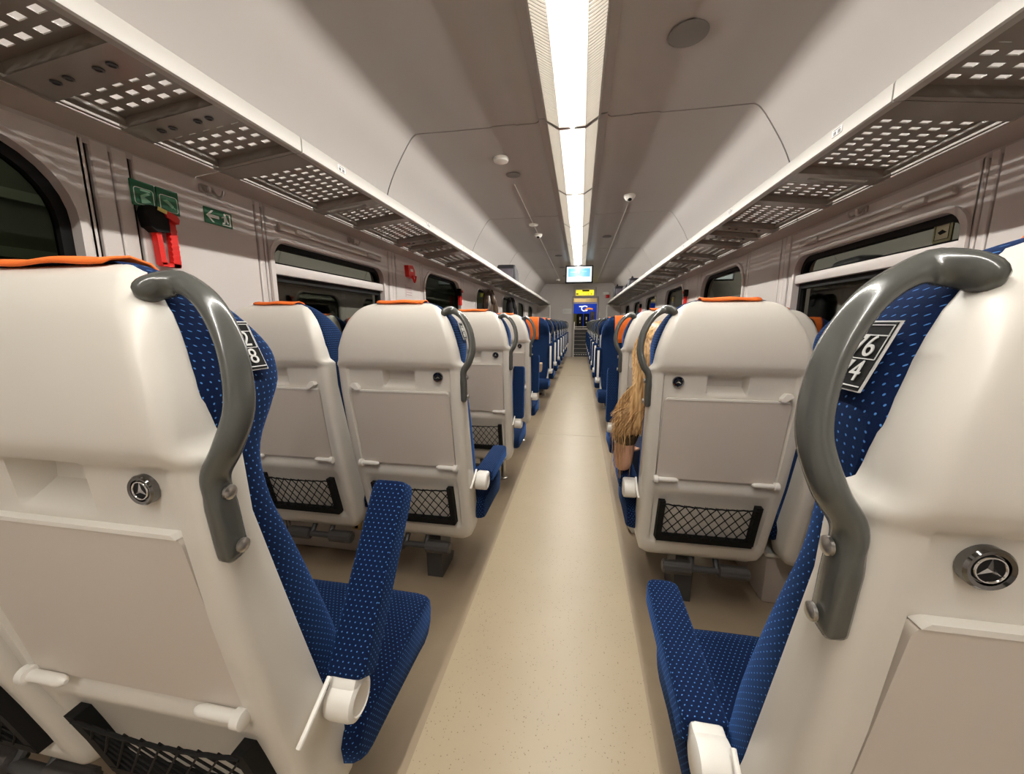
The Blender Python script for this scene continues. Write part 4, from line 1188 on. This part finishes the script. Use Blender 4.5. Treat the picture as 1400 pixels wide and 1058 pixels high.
for k in range(900):
    a = math.radians(rnd.uniform(168, 372)); el = rnd.uniform(-.35, .95)
    d = Vector((math.cos(a)*math.sqrt(max(0, 1-el*el)), math.sin(a)*math.sqrt(max(0, 1-el*el)), el))
    p0 = HC + Vector((d.x*.086, d.y*.10, d.z*.092))
    u = (math.cos(a)+1)/2                                      # 0 aisle side .. 1 window side
    u = min(1, max(0, u*.85 + rnd.uniform(-.12, .12)))
    zend = .70 + .04*u + rnd.uniform(-.03, .09)
    xe = .225 + .20*u + rnd.uniform(-.02, .02)
    p1 = p0 + Vector((d.x*.012-.006, d.y*.012, -.05))
    p2 = Vector((.30+.14*u + rnd.uniform(-.015, .015), 1.447+.05*abs(u-.5)+rnd.uniform(-.008, .012), .86+rnd.uniform(-.02, .02)))
    p3 = Vector((xe, 1.447+rnd.uniform(-.015, .03), zend))
    lock(p0, p1, p2, p3, rnd.uniform(.0010, .0028))
for k in range(26):                                            # stray fly-away ends on the aisle side
    p0 = HC + Vector((-.07, -.06+rnd.uniform(-.02, .02), -.02)); x = rnd.uniform(.195, .25)
    lock(p0, (.31, 1.46, .92), (x+.03, 1.46, .80), (x+rnd.uniform(0, .05), 1.46+rnd.uniform(-.03, .03), rnd.uniform(.50, .68)), .0016)
tag(b.build('hair', M['hair'], pr, ang=80), label='long straight blond hair')

# ------------------------------------------------------------------ the night outside
b = MB(); b.box((-4.6, 5, .25), (5.6, 40, 1.5)); tag(b.build('platform', M['platform']), 'dim concrete platform outside the left windows', 'platform')
r = tag(empty('platform_canopy', (-8.0, 5, 1.0)), 'dim station wall with pale bands outside the left windows', 'building')
b = MB(); b.box((0, 0, 1.8), (.3, 40, 3.8)); b.build('wall', M['platform'], r)
b = MB()
for z in (1.1, 1.9): b.box((.18, 0, z), (.06, 40, .14))
b.build('band', plastic('pale_band', (.4, .42, .34), .7), r)
for x in (-8+1.2, 7.0):
    ld = bpy.data.lights.new('platform_light', 'AREA'); ld.energy = 7; ld.size = 1.; ld.color = (.95, 1., .72)
    lo = bpy.data.objects.new('platform_light', ld); lo.location = (x, 3, 4.4); COL.objects.link(lo)
b = MB(); b.box((8.2, 5, 1.8), (.3, 40, 4.6)); tag(b.build('depot_wall', M['platform']), 'dim wall outside the right windows', 'building')

# ------------------------------------------------------------------ world, camera, view
wd = bpy.data.worlds.new('night'); bpy.context.scene.world = wd; wd.use_nodes = True
wd.node_tree.nodes['Background'].inputs[0].default_value = (.010, .011, .008, 1); wd.node_tree.nodes['Background'].inputs[1].default_value = 1.
ya, pi_ = .175746, .167154
f = Vector((-math.sin(ya)*math.cos(pi_), math.cos(ya)*math.cos(pi_), -math.sin(pi_)))
rt = Vector((math.cos(ya), math.sin(ya), 0)); up = rt.cross(f)
cd = bpy.data.cameras.new('camera'); cam = bpy.data.objects.new('camera', cd); COL.objects.link(cam)
cam.matrix_world = Matrix(((rt.x, up.x, -f.x, .085), (rt.y, up.y, -f.y, 0), (rt.z, up.z, -f.z, 1.12), (0, 0, 0, 1)))
cd.sensor_fit = 'HORIZONTAL'; cd.sensor_width = 36.; cd.lens = 519.04/1400*36; cd.clip_start = .02
sc_ = bpy.context.scene; sc_.camera = cam
vs = sc_.view_settings; vs.view_transform = 'Standard'; vs.look = 'None'; vs.gamma = 1; vs.use_curve_mapping = False; vs.exposure = 1.31
sc_.cycles.max_bounces = 8; sc_.cycles.diffuse_bounces = 5; sc_.cycles.sample_clamp_indirect = 6
